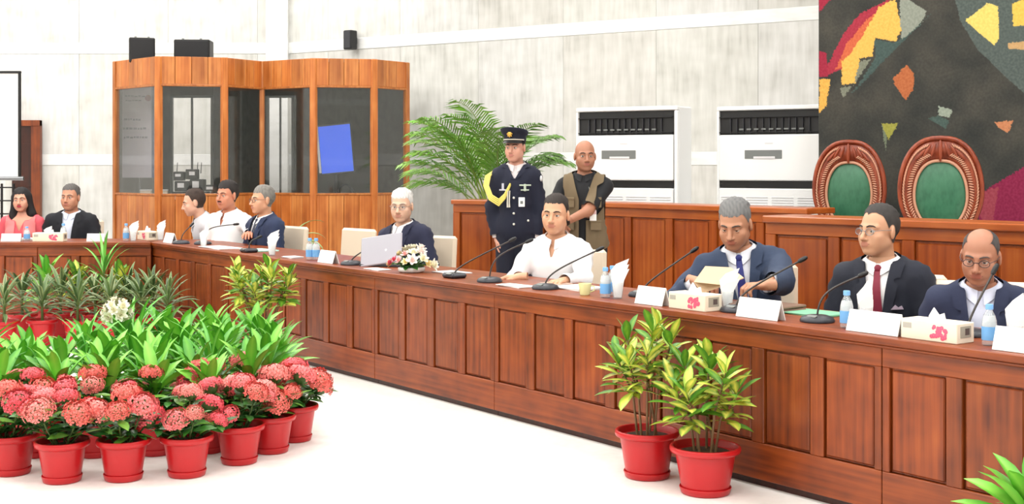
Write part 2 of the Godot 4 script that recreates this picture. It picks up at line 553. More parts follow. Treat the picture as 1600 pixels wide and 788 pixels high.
# ---------------------------------------------------------------- interpreter booth
func booth() -> void:
	var P := [Vector2(-4.01, 12.96), Vector2(-3.41, 12.35), Vector2(-2.81, 12.5), Vector2(-2.53, 12.96), Vector2(-1.95, 12.58), Vector2(-1.37, 12.7), Vector2(-1.08, 13.1)]
	var Q := [Vector2(-4.62, 14.9), Vector2(-2.92, 14.95), Vector2(-1.24, 15.0)]
	const K := 1.06
	for k in 7: P[k] *= K
	for k in 3: Q[k] *= K
	var t := thing("interpreter_booth", "tall orange-wood interpreter booth with zigzag glazed front", "booth")
	var v3 := func(p: Vector2, y: float) -> Vector3: return Vector3(p.x, y, -p.y)
	var top := 2.563
	var gt := 2.282
	var gb := 1.132
	var pk := 0
	for k in 6:
		var a: Vector3 = v3.call(P[k], 0)
		var b: Vector3 = v3.call(P[k + 1], 0)
		var dir := (b - a).normalized()
		var bs := Basis(dir, Vector3.UP, dir.cross(Vector3.UP))
		var len := a.distance_to(b)
		var npl := maxi(int(round(len / 0.15)), 2)
		for q in npl:
			var c := a + dir * (len * (q + 0.5) / npl)
			for r in [[gt, top], [0.06, gb]]:
				var mb := Mb.new()
				mb.box(Vector3.ZERO, Vector3(len / npl - 0.003, r[1] - r[0], 0.03), 0.003)
				build("plank", mb, M.booth[(pk * 7 + (pk / 3)) % 4], t, false, Transform3D(bs, c + Vector3(0, (r[0] + r[1]) * 0.5, 0)))
				pk += 1
		var mbg := Mb.new()
		mbg.box(Vector3.ZERO, Vector3(len - 0.06, gt - gb, 0.008), 0.0)
		build("glass_pane", mbg, M.glass, t, false, Transform3D(bs, (a + b) * 0.5 + Vector3(0, (gt + gb) * 0.5, 0)))
		for yy in [gt - 0.012, gb + 0.012]:
			var mr := Mb.new()
			mr.box(Vector3.ZERO, Vector3(len - 0.04, 0.024, 0.045), 0.004)
			build("window_rail", mr, M.booth[1], t, false, Transform3D(bs, (a + b) * 0.5 + Vector3(0, yy, 0)))
		var pl := Mb.new()
		pl.box(Vector3.ZERO, Vector3(len - 0.02, 0.06, 0.05), 0.0)
		build("plinth", pl, M.black_soft, t, false, Transform3D(bs, (a + b) * 0.5 + Vector3(0, 0.03, -0.0)))
	for k in 7:
		var mb := Mb.new()
		var w: float = 0.055 if k in [0, 3, 6] else 0.07
		var d: Vector2 = (P[mini(k + 1, 6)] - P[maxi(k - 1, 0)]).normalized()
		var dir := Vector3(d.x, 0, -d.y)
		mb.box(Vector3.ZERO, Vector3(w, top, 0.06), 0.008)
		build("post", mb, M.booth[2 if k in [1, 2, 4, 5] else 1], t, false, Transform3D(Basis(dir, Vector3.UP, dir.cross(Vector3.UP)), v3.call(P[k], top * 0.5)))
	# roof, floor, side walls and divider
	var outline := []
	for p in P:
		outline.append(Vector2(p.x, -p.y - 0.02))
	outline.append(Vector2(Q[2].x, -Q[2].y)); outline.append(Vector2(Q[0].x, -Q[0].y))
	var flat := Basis(Vector3.RIGHT, Vector3.BACK, Vector3.DOWN)
	var rf := Mb.new()
	rf.prism(outline, -2.53, -2.48, flat)
	build("roof", rf, M.felt_dark, t)
	var bf := Mb.new()
	bf.prism(outline, -0.05, -0.005, flat)
	build("booth_floor", bf, M.felt_dark, t)
	for e in [[P[0], Q[0]], [P[3], Q[1]], [P[6], Q[2]]]:
		var a: Vector3 = v3.call(e[0], 0) + Vector3(0, 0, -0.05)
		var b: Vector3 = v3.call(e[1], 0)
		var dir := (b - a).normalized()
		var mb := Mb.new()
		mb.box(Vector3.ZERO, Vector3(a.distance_to(b), 2.42, 0.04), 0.0)
		build("side_wall", mb, M.felt, t, false, Transform3D(Basis(dir, Vector3.UP, dir.cross(Vector3.UP)), (a + b) * 0.5 + Vector3(0, 1.265, 0)))
	# back wall with two glazed openings
	for r0 in [[-4.62, -3.98, 0.05, 2.48], [-3.98, -3.48, 2.31, 2.48], [-3.98, -3.48, 0.05, 0.95], [-3.48, -2.86, 0.05, 2.48], [-2.86, -2.54, 2.31, 2.48], [-2.86, -2.54, 0.05, 0.9], [-2.54, -1.24, 0.05, 2.48]]:
		var r := [r0[0] * K, r0[1] * K, r0[2], r0[3]]
		boxp("back_wall", Vector3((r[0] + r[1]) * 0.5, (r[2] + r[3]) * 0.5, -15.85), Vector3(r[1] - r[0] - 0.002, r[3] - r[2], 0.05), 0.0, M.felt, t)
	for r0 in [[-3.98, -3.48, 0.95, 2.31], [-2.86, -2.54, 0.9, 2.31]]:
		var r := [r0[0] * K, r0[1] * K, r0[2], r0[3]]
		var mb := Mb.new()
		for s in [0, 1]:
			mb.box(Vector3(r[s] + (0.015 if s == 0 else -0.015), (r[2] + r[3]) * 0.5, -15.82), Vector3(0.03, r[3] - r[2], 0.06), 0.003)
			mb.box(Vector3((r[0] + r[1]) * 0.5, r[2 + s] + (0.015 if s == 0 else -0.015), -15.82), Vector3(r[1] - r[0], 0.03, 0.06), 0.003)
		if r[0] < -3:
			mb.box(Vector3((r[0] + r[1]) * 0.5, (r[2] + r[3]) * 0.5, -15.82), Vector3(0.022, r[3] - r[2], 0.04), 0.003)
		build("window_frame", mb, M.grey, t)
		boxp("glass_pane", Vector3((r[0] + r[1]) * 0.5, (r[2] + r[3]) * 0.5, -15.84), Vector3(r[1] - r[0], r[3] - r[2], 0.006), 0.0, M.glass, t)
	# working shelf behind the glass in both bays
	for e in [[Vector2(-4.0, 13.35), Vector2(-2.72, 13.3)], [Vector2(-2.5, 13.4), Vector2(-1.2, 13.35)]]:
		boxp("shelf", Vector3((e[0].x + e[1].x) * 0.5 * K, 1.04, -e[0].y * K), Vector3((e[1].x - e[0].x) * K, 0.035, 0.42), 0.004, M.booth[1], t)
	var SH := 1.0585
	# things inside and on top of the booth
	var bn := thing("banner", "pale lilac printed banner with a small red seal, in the booth's first pane", "banner", Vector3(-4.16, SH, -14.29), 0.0)
	boxp("sheet", Vector3(0, 0.76, 0), Vector3(0.38, 1.02, 0.012), 0.0, mat(Color8(214, 210, 224), 0.7), bn)
	boxp("blue_edge", Vector3(0.165, 0.76, 0.008), Vector3(0.05, 1.02, 0.006), 0.0, mat(Color8(58, 74, 120), 0.7), bn)
	boxp("foot", Vector3(0, 0.012, -0.02), Vector3(0.36, 0.024, 0.10), 0.004, M.black, bn)
	boxp("pole", Vector3(0, 0.6, -0.015), Vector3(0.02, 1.2, 0.014), 0.003, M.grey, bn)
	var seal := Mb.new()
	seal.lathe([Vector2(0.035, 0), Vector2(0.035, 0.004)], 16, Vector3(0.10, 1.14, 0.006), Basis(Vector3.RIGHT, Vector3.BACK, Vector3.DOWN))
	build("seal", seal, mat(Color8(150, 60, 66), 0.7), bn)
	var lines := Mb.new()
	var r2 := RandomNumberGenerator.new()
	r2.seed = 5
	for row in [[1.16, 0.012, -0.16, 0.04], [1.11, 0.010, -0.15, 0.02], [0.90, 0.020, -0.17, 0.0], [0.80, 0.022, -0.18, 0.08], [0.70, 0.020, -0.17, 0.08]]:
		var x: float = row[2]
		while x < row[3]:
			var w := r2.randf_range(0.012, 0.04)
			lines.box(Vector3(x + w * 0.5, row[0] + r2.randf_range(-0.003, 0.003), 0.008), Vector3(w, row[1], 0.003), 0.0)
			x += w + 0.008
	build("lettering", lines, mat(Color8(112, 112, 134), 0.7), bn)
	for k in 2:
		var cu := thing("carton", "small cream carton on the booth shelf, " + ["nearer the booth's end", "nearer the first post"][k], "box", Vector3(-4.02 + 0.18 * k, SH, -14.06), 0.2, "cream cartons in the booth")
		boxp("body", Vector3(0, 0.055, 0), Vector3(0.12, 0.11, 0.10), 0.006, M.cream, cu)
		boxp("lid", Vector3(0, 0.116, 0), Vector3(0.126, 0.014, 0.106), 0.004, M.paper2, cu)
	# interpreter's rack of boxes with white plates
	var rk := thing("equipment_rack", "black rack of audio units with white plates behind the second pane", "equipment", Vector3(-3.498, SH, -14.013), 0.05)
	for q in [[-0.12, 0.05, 0.18, 0.10], [0.08, 0.05, 0.2, 0.10], [-0.10, 0.16, 0.16, 0.11], [0.06, 0.17, 0.15, 0.13], [-0.14, 0.27, 0.10, 0.10], [0.0, 0.29, 0.12, 0.11], [0.2, 0.14, 0.10, 0.07]]:
		boxp("unit", Vector3(q[0], q[1], 0), Vector3(q[2], q[3], 0.16), 0.006, M.black, rk)
	for q in [[-0.12, 0.04, 0.14, 0.05], [0.08, 0.05, 0.15, 0.05], [-0.11, 0.17, 0.07, 0.05], [0.05, 0.18, 0.07, 0.07], [-0.14, 0.28, 0.06, 0.03], [0.01, 0.30, 0.06, 0.04], [0.2, 0.14, 0.07, 0.03], [-0.02, 0.10, 0.05, 0.03]]:
		boxp("white_plate", Vector3(q[0], q[1], 0.083), Vector3(q[2], q[3], 0.006), 0.0, M.paper2, rk)
	for q in [-0.17, 0.05, 0.09]:
		var mb := Mb.new()
		mb.tube([Vector3(q, 0.3, 0), Vector3(q + 0.01, 0.42, 0.01)], [0.006, 0.004], 6)
		build("antenna", mb, M.black, rk)
	# blue monitor in the second bay
	var mo := thing("monitor", "blue glowing monitor on a stand behind the booth's fifth pane", "monitor", Vector3(-1.955, SH, -14.130), -0.22)
	var sc := mat(Color8(22, 60, 170), 0.35)
	sc.emission_enabled = true
	sc.emission = Color8(36, 92, 220)
	sc.emission_energy_multiplier = 0.9
	var tl := Basis(Vector3.BACK, 0.09)
	var mb2 := Mb.new()
	mb2.box(Vector3(0, 0.57, -0.02), Vector3(0.41, 0.56, 0.04), 0.008, tl)
	build("casing", mb2, M.dark_grey, mo)
	mb2 = Mb.new()
	mb2.box(Vector3(0.012, 0.57, 0.003), Vector3(0.37, 0.52, 0.006), 0.0, tl)
	build("screen", mb2, sc, mo)
	mb2 = Mb.new()
	mb2.box(Vector3(-0.19, 0.56, 0.004), Vector3(0.025, 0.52, 0.006), 0.0, tl)
	build("bright_edge", mb2, M.paper2, mo)
	mb2 = Mb.new()
	mb2.tube([Vector3(0, 0.0, -0.04), Vector3(0, 0.42, -0.05)], [0.03, 0.022], 10)
	mb2.box(Vector3(0, 0.01, -0.02), Vector3(0.24, 0.02, 0.18), 0.006)
	build("stand", mb2, M.black, mo)
	var ml := AreaLight3D.new()
	ml.name = "screen_light"
	ml.area_size = Vector2(0.36, 0.5)
	ml.light_energy = 0.04
	ml.light_color = Color(0.25, 0.45, 1.0)
	ml.area_range = 20.0
	ml.shadow_enabled = true
	ml.position = Vector3(0, 0.57, 0.02)
	ml.rotation.y = PI
	mo.add_child(ml)
	var cons := thing("interpreter_console", "dark interpreter console with a headset in front of the blue monitor", "console", Vector3(-1.823, SH, -13.992), 0.0)
	boxp("body", Vector3(0, 0.035, 0), Vector3(0.30, 0.07, 0.16), 0.012, M.dark_grey, cons)
	for k in 5:
		boxp("key", Vector3(-0.1 + 0.05 * k, 0.075, 0.03), Vector3(0.03, 0.01, 0.03), 0.003, M.paper2, cons)
	var hs := Mb.new()
	var arc := []
	for k in 13:
		var a := PI * k / 12
		arc.append(Vector3(cos(a) * 0.075, 0.09 + sin(a) * 0.085, -0.03))
	hs.tube(arc, [0.009], 6)
	hs.ball(Vector3(0.075, 0.095, -0.03), Vector3(0.02, 0.035, 0.035)); hs.ball(Vector3(-0.075, 0.095, -0.03), Vector3(0.02, 0.035, 0.035))
	build("headset", hs, M.black, cons)
	# black cabinets on the roof
	for q in [[222.0, 13.52, 0.265, 0.215, 0.30, 0.34, "smaller black cabinet on the booth roof, nearer its end"], [300.0, 13.57, 0.375, 0.2, 0.05, 0.3, "wider black cabinet on the booth roof above the second pane"]]:
		var p := W(q[0], 88, q[1])
		var o := thing("speaker_cabinet", q[6], "speaker", Vector3(p.x, 2.5305, p.z), q[4])
		boxp("body", Vector3(0, 0.005 + q[3] * 0.5 + 0.02, -0.1), Vector3(q[2], q[3] + 0.05, 0.24), 0.01, M.black, o)
		boxp("grille", Vector3(0, 0.005 + q[3] * 0.5 + 0.02, 0.024), Vector3(q[2] - 0.03, q[3] + 0.02, 0.01), 0.004, M.black_soft, o)
		for s in [-0.25, 0.25]:
			boxp("clip", Vector3(q[2] * s, q[3] + 0.054, 0.0), Vector3(0.022, 0.016, 0.03), 0.003, M.grey, o)

func wall_speaker() -> void:
	# on the slanting wall above the booth
	var dir := Vector3(0.8366, 0, 0.5479)
	var a := (556.5 - 800.0) / F
	var c0 := Vector3(-3.06, 0, -17.5)
	# ray meets the wall plane
	var s := (a * 17.5 - c0.x) / (dir.x + a * dir.z)
	var p := c0 + dir * s
	var o := thing("wall_speaker", "small black loudspeaker fixed high on the concrete wall", "speaker", Vector3(p.x, 2.96, p.z), yaw_of(dir))
	boxp("bracket", Vector3(0, 0.12, 0.03), Vector3(0.05, 0.08, 0.06), 0.004, M.dark_grey, o)
	boxp("body", Vector3(0, 0.125, 0.12), Vector3(0.14, 0.25, 0.13), 0.012, M.black, o)
	boxp("grille", Vector3(0, 0.125, 0.187), Vector3(0.11, 0.22, 0.008), 0.003, M.dark_grey, o)

func screen_and_door() -> void:
	var sc := thing("projection_screen", "white projection screen with a thin black frame beside the dark door", "screen", W(-40, 258, 13.4) - Vector3(0, 1.45, 0))
	var h0 := 1.33
	var h1 := 2.41
	boxp("fabric", Vector3(-0.2, (h0 + h1) * 0.5, 0), Vector3(1.32, h1 - h0, 0.01), 0.0, M.paper, sc)
	var fr := Mb.new()
	fr.box(Vector3(-0.2, h1 + 0.012, 0.004), Vector3(1.38, 0.025, 0.03), 0.003)
	fr.box(Vector3(0.475, (h0 + h1) * 0.5, 0.004), Vector3(0.025, h1 - h0, 0.03), 0.003)
	fr.box(Vector3(-0.875, (h0 + h1) * 0.5, 0.004), Vector3(0.025, h1 - h0, 0.03), 0.003)
	build("frame", fr, M.black, sc)
	var bb := Mb.new()
	bb.tube([Vector3(-0.92, h0 - 0.02, 0.01), Vector3(0.52, h0 - 0.02, 0.01)], [0.022], 10)
	build("bottom_bar", bb, M.metal, sc)
	var st := Mb.new()
	st.tube([Vector3(-0.2, 0.25, -0.06), Vector3(-0.2, 2.4, -0.06)], [0.02], 8)
	for a in [0.3, 2.4, 4.5]:
		st.tube([Vector3(-0.2, 0.45, -0.06), Vector3(-0.2 + cos(a) * 0.5, 0.012, -0.06 + sin(a) * 0.5)], [0.014], 8)
	build("tripod", st, M.black, sc)
	# dark lattice rack under the screen
	var lr := thing("lattice_stand", "black metal lattice stand below the projection screen", "stand", W(12, 258, 13.1) - Vector3(0, 1.45, 0))
	for x in [-0.18, -0.06, 0.06]:
		var mb := Mb.new()
		mb.tube([Vector3(x, 0, 0), Vector3(x, 1.26, 0)], [0.012], 6)
		build("upright", mb, M.black, lr)
	for k in 9:
		var mb := Mb.new()
		mb.tube([Vector3(-0.2, 0.14 + 0.135 * k, 0), Vector3(0.08, 0.14 + 0.135 * k, 0)], [0.008], 6)
		build("cross_bar", mb, M.black, lr)
	# dark door with a red-brown frame in the far wall
	var dr := structure("door_1")
	var x0 := (18.0 - 800.0) / F * 17.4
	var x1 := (64.0 - 800.0) / F * 17.4
	var dh := HC - (188.0 - H0) / F * 17.4
	boxp("door_leaf", Vector3(x0 + (x1 - x0) * 0.45, dh * 0.5 - 0.03, -17.42), Vector3(x1 - x0 - 0.05, dh - 0.06, 0.05), 0.004, M.wood_dark, dr)
	boxp("door_frame", Vector3(x1 - 0.06, dh * 0.5, -17.40), Vector3(0.12, dh, 0.09), 0.004, M.wood[3], dr)
	boxp("door_head", Vector3((x0 + x1) * 0.5, dh - 0.04, -17.395), Vector3(x1 - x0, 0.08, 0.1), 0.004, M.wood[3], dr)
	for q in [[0.55, 0.9], [1.45, 0.7]]:
		boxp("door_panel", Vector3(x0 + (x1 - x0) * 0.42, q[0], -17.39), Vector3((x1 - x0) * 0.55, q[1] - 0.1, 0.02), 0.006, M.wood_dark, dr)

# ---------------------------------------------------------------- air conditioners, tapestry, thrones
func air_conditioner(a: Vector2, b: Vector2, label: String) -> void:
	var pa := Vector3(a.x, 0, -a.y)
	var dir := Vector3(b.x - a.x, 0, -(b.y - a.y)).normalized()
	var u := thing("air_conditioner", label, "air conditioner", pa, yaw_of(dir))
	var w := 0.97
	var h := 1.955
	var right := 0.03
	boxp("cabinet", Vector3(w * 0.5, h * 0.5, -0.18), Vector3(w, h, 0.28), 0.012, M.white, u)
	# front face in pieces around the black outlet
	boxp("top_trim", Vector3(w * 0.5, h - 0.018, -0.025), Vector3(w, 0.036, 0.05), 0.006, M.white_panel, u)
	boxp("side_trim", Vector3(w - right * 0.5, h * 0.5 - 0.02, -0.025), Vector3(right, h - 0.04, 0.05), 0.006, M.white_panel, u)
	boxp("side_trim", Vector3(0.010, h * 0.5 - 0.02, -0.025), Vector3(0.02, h - 0.04, 0.05), 0.004, M.white_panel, u)
	boxp("outlet", Vector3((w - right) * 0.5, 1.814, -0.036), Vector3(w - right - 0.02, 0.205, 0.012), 0.0, M.black, u)
	for k in 13:
		boxp("vane", Vector3(0.12 + k * 0.058, 1.785, -0.022), Vector3(0.008, 0.13, 0.024), 0.002, M.dark_grey, u)
	for k in 2:
		boxp("louvre", Vector3((w - right) * 0.5, 1.86 - 0.13 * k, -0.014), Vector3(w - right - 0.04, 0.008, 0.022), 0.002, M.black_soft, u)
	for k in 9:
		boxp("clip", Vector3(0.22 + k * 0.066, 1.756, -0.012), Vector3(0.04, 0.014, 0.01), 0.002, M.grey, u)
	boxp("front_panel", Vector3((w - right) * 0.5 + 0.005, 1.512, -0.02), Vector3(w - right - 0.03, 0.392, 0.05), 0.008, M.white_panel, u)
	boxp("display", Vector3(0.42, 1.54, 0.004), Vector3(0.33, 0.075, 0.008), 0.003, M.grey, u)
	boxp("display_flap", Vector3(0.43, 1.513, 0.009), Vector3(0.19, 0.02, 0.006), 0.002, M.paper2, u)
	boxp("logo", Vector3(0.47, 1.635, 0.005), Vector3(0.07, 0.012, 0.004), 0.0, M.paper2, u)
	boxp("slot", Vector3((w - right) * 0.5, 1.285, -0.03), Vector3(w - right - 0.03, 0.062, 0.03), 0.0, M.black, u)
	boxp("lower_panel", Vector3((w - right) * 0.5 + 0.005, 0.65, -0.02), Vector3(w - right - 0.03, 1.2, 0.05), 0.008, M.white_panel, u)
	for k in 4:
		for j in 5:
			boxp("vent_slat", Vector3(0.14 + k * 0.225, 1.175 - 0.022 * j, 0.006), Vector3(0.19, 0.010, 0.008), 0.002, M.paper2, u)
	boxp("base", Vector3(w * 0.5, 0.025, -0.03), Vector3(w - 0.02, 0.05, 0.05), 0.004, M.grey, u)

func tapestry() -> void:
	var dir := Vector3(0.7136, 0, 0.7006)
	var o3 := Vector3(2.45, 0, -10.2)
	var wl := structure("wall_screen")
	wl.position = o3
	wl.rotation.y = yaw_of(dir)
	boxp("screen_wall", Vector3(1.55, 2.4, -0.05), Vector3(3.06, 4.8, 0.06), 0.0, M.felt_dark, wl)
	var tp := thing("tapestry", "large dark woven tapestry with yellow, red and grey abstract shapes", "tapestry", o3, yaw_of(dir))
	# painted cloth, 3.1 m x 3.9 m from 0.6 m up
	var w := 620
	var h := 780
	var sx := 200.0
	var im := Image.create(w, h, false, Image.FORMAT_RGB8)
	var base := noise_bytes(71, w, h, 0.012, 4, w, h)
	var fine := noise_bytes(73, w, h, 0.2, 2, w, h)
	var polys := [
		[Color8(78, 88, 84), [Vector2(1.02, 3.1), Vector2(1.17, 2.52), Vector2(1.31, 2.28), Vector2(1.64, 1.96), Vector2(2.3, 1.5), Vector2(3.1, 1.6), Vector2(3.1, 4.5), Vector2(1.4, 4.5)]],
		[Color8(64, 82, 78), [Vector2(0.28, 2.0), Vector2(0.5, 2.28), Vector2(0.48, 2.42), Vector2(0.66, 2.38), Vector2(0.99, 2.60), Vector2(0.92, 2.56)]],
		[Color8(158, 44, 62), [Vector2(0.02, 2.15), Vector2(0.11, 2.3), Vector2(0.23, 2.49), Vector2(0.36, 2.63), Vector2(0.53, 2.69), Vector2(0.62, 2.72), Vector2(0.45, 2.48), Vector2(0.3, 2.3), Vector2(0.2, 2.2)]],
		[Color8(196, 96, 62), [Vector2(0.14, 2.2), Vector2(0.25, 2.40), Vector2(0.42, 2.58), Vector2(0.58, 2.68), Vector2(0.39, 2.44), Vector2(0.25, 2.24)]],
		[Color8(222, 174, 84), [Vector2(0.2, 2.27), Vector2(0.28, 2.32), Vector2(0.39, 2.46), Vector2(0.51, 2.66), Vector2(0.66, 2.72), Vector2(0.69, 2.58), Vector2(0.72, 2.51), Vector2(0.67, 2.39), Vector2(0.58, 2.41), Vector2(0.49, 2.43), Vector2(0.47, 2.29), Vector2(0.36, 2.28), Vector2(0.32, 2.09), Vector2(0.2, 2.08)]],
		[Color8(136, 142, 130), [Vector2(0.69, 2.75), Vector2(0.92, 2.60), Vector2(0.87, 2.52), Vector2(0.71, 2.40)]],
		[Color8(120, 124, 108), [Vector2(0.19, 2.06), Vector2(0.30, 2.07), Vector2(0.36, 2.26), Vector2(0.46, 2.27), Vector2(0.22, 1.98)]],
		[Color8(216, 166, 78), [Vector2(0.0, 2.14), Vector2(0.1, 2.13), Vector2(0.07, 1.92), Vector2(0.0, 1.86)]],
		[Color8(150, 34, 58), [Vector2(0.0, 2.15), Vector2(0.08, 2.15), Vector2(0.07, 2.34), Vector2(0.0, 2.36)]],
		[Color8(150, 34, 58), [Vector2(0.0, 2.66), Vector2(0.14, 2.80), Vector2(0.0, 2.86)]],
		[Color8(172, 98, 58), [Vector2(0.64, 2.11), Vector2(0.75, 2.21), Vector2(0.81, 2.14), Vector2(0.8, 2.02), Vector2(0.74, 1.94), Vector2(0.65, 2.07)]],
		[Color8(140, 150, 136), [Vector2(1.0, 1.89), Vector2(1.11, 1.86), Vector2(1.09, 1.8), Vector2(1.0, 1.82)]],
		[Color8(66, 84, 78), [Vector2(0.92, 1.80), Vector2(1.0, 1.82), Vector2(1.09, 1.78), Vector2(1.06, 1.72)]],
		[Color8(148, 146, 64), [Vector2(0.54, 1.77), Vector2(0.68, 1.77), Vector2(0.6, 1.64)]],
		[Color8(108, 118, 96), [Vector2(0.54, 1.77), Vector2(0.59, 1.66), Vector2(0.58, 1.56)]],
		[Color8(186, 122, 84), [Vector2(1.43, 1.76), Vector2(1.57, 1.77), Vector2(1.53, 1.68), Vector2(1.46, 1.72)]],
		[Color8(222, 196, 104), [Vector2(1.21, 2.51), Vector2(1.38, 2.62), Vector2(1.46, 2.59), Vector2(1.46, 2.36), Vector2(1.43, 2.31)]],
		[Color8(218, 180, 80), [Vector2(1.56, 2.6), Vector2(1.75, 2.66), Vector2(1.75, 2.43), Vector2(1.56, 2.44)]],
		[Color8(186, 150, 102), [Vector2(1.53, 2.32), Vector2(1.7, 2.33), Vector2(1.7, 2.26), Vector2(1.53, 2.28)]],
		[Color8(132, 28, 66), [Vector2(1.29, 1.16), Vector2(1.34, 1.26), Vector2(1.64, 1.44), Vector2(2.1, 1.5), Vector2(2.1, 0.7), Vector2(1.4, 0.7)]],
		[Color8(150, 60, 74), [Vector2(1.29, 1.16), Vector2(1.34, 1.26), Vector2(1.46, 1.30), Vector2(1.42, 1.05), Vector2(1.36, 1.0)]],
		[Color8(222, 176, 84), [Vector2(0.4, 3.2), Vector2(1.0, 3.5), Vector2(0.8, 3.0)]],
	]
	var col := []
	for y in h:
		for x in w:
			var kk := y * w + x
			var q := base[kk] / 255.0 - 0.5
			var e := fine[kk] / 255.0 - 0.5
			im.set_pixel(x, y, Color(0.225 + q * 0.12 + e * 0.05, 0.225 + q * 0.10 + e * 0.05, 0.205 + q * 0.08 + e * 0.05))
	# woven patches with ragged edges
	for pp in polys:
		var pv := PackedVector2Array()
		var lo := Vector2(9e9, 9e9)
		var hi := Vector2(-9e9, -9e9)
		for p in pp[1]:
			var r := Vector2(p.x * sx, (4.5 - p.y) * sx)
			pv.append(r)
			lo = lo.min(r); hi = hi.max(r)
		for y in range(maxi(int(lo.y), 0), mini(int(hi.y) + 1, h)):
			for x in range(maxi(int(lo.x), 0), mini(int(hi.x) + 1, w)):
				var kk := y * w + x
				var jit := (base[kk] / 255.0 - 0.5) * 4.0
				var e := fine[kk] / 255.0 - 0.5
				if Geometry2D.is_point_in_polygon(Vector2(x + jit + e * 4.0, y + e * 3.0), pv):
					var cc: Color = pp[0]
					im.set_pixel(x, y, Color(clampf(cc.r + e * 0.10, 0, 1), clampf(cc.g + e * 0.10, 0, 1), clampf(cc.b + e * 0.09, 0, 1)))
	im.generate_mipmaps()
	var tm := mat(Color.WHITE, 0.95)
	tm.albedo_texture = ImageTexture.create_from_image(im)
	var st := SurfaceTool.new()
	st.begin(Mesh.PRIMITIVE_TRIANGLES)
	var quad := func(a: Vector3, b: Vector3, c: Vector3, d: Vector3, n: Vector3) -> void:
		for p in [a, d, c, a, c, b]:
			st.set_normal(n)
			st.set_uv(Vector2(clampf(p.x / 3.1, 0, 1), clampf((4.5 - p.y) / 3.9, 0, 1)))
			st.add_vertex(p)
	var z := 0.012
	quad.call(Vector3(0, 0.6, z), Vector3(3.1, 0.6, z), Vector3(3.1, 4.5, z), Vector3(0, 4.5, z), Vector3.BACK)
	quad.call(Vector3(0, 0.6, -0.012), Vector3(0, 0.6, z), Vector3(0, 4.5, z), Vector3(0, 4.5, -0.012), Vector3.LEFT)
	quad.call(Vector3(3.1, 0.6, z), Vector3(3.1, 0.6, -0.012), Vector3(3.1, 4.5, -0.012), Vector3(3.1, 4.5, z), Vector3.RIGHT)
	quad.call(Vector3(0, 0.6, -0.012), Vector3(3.1, 0.6, -0.012), Vector3(3.1, 0.6, z), Vector3(0, 0.6, z), Vector3.DOWN)
	quad.call(Vector3(0, 4.5, z), Vector3(3.1, 4.5, z), Vector3(3.1, 4.5, -0.012), Vector3(0, 4.5, -0.012), Vector3.UP)
	part("cloth", st.commit(), tm, tp)
	var rod := Mb.new()
	rod.tube([Vector3(-0.05, 4.52, 0), Vector3(3.15, 4.52, 0)], [0.018], 8)
	build("hanging_rod", rod, M.wood[3], tp)

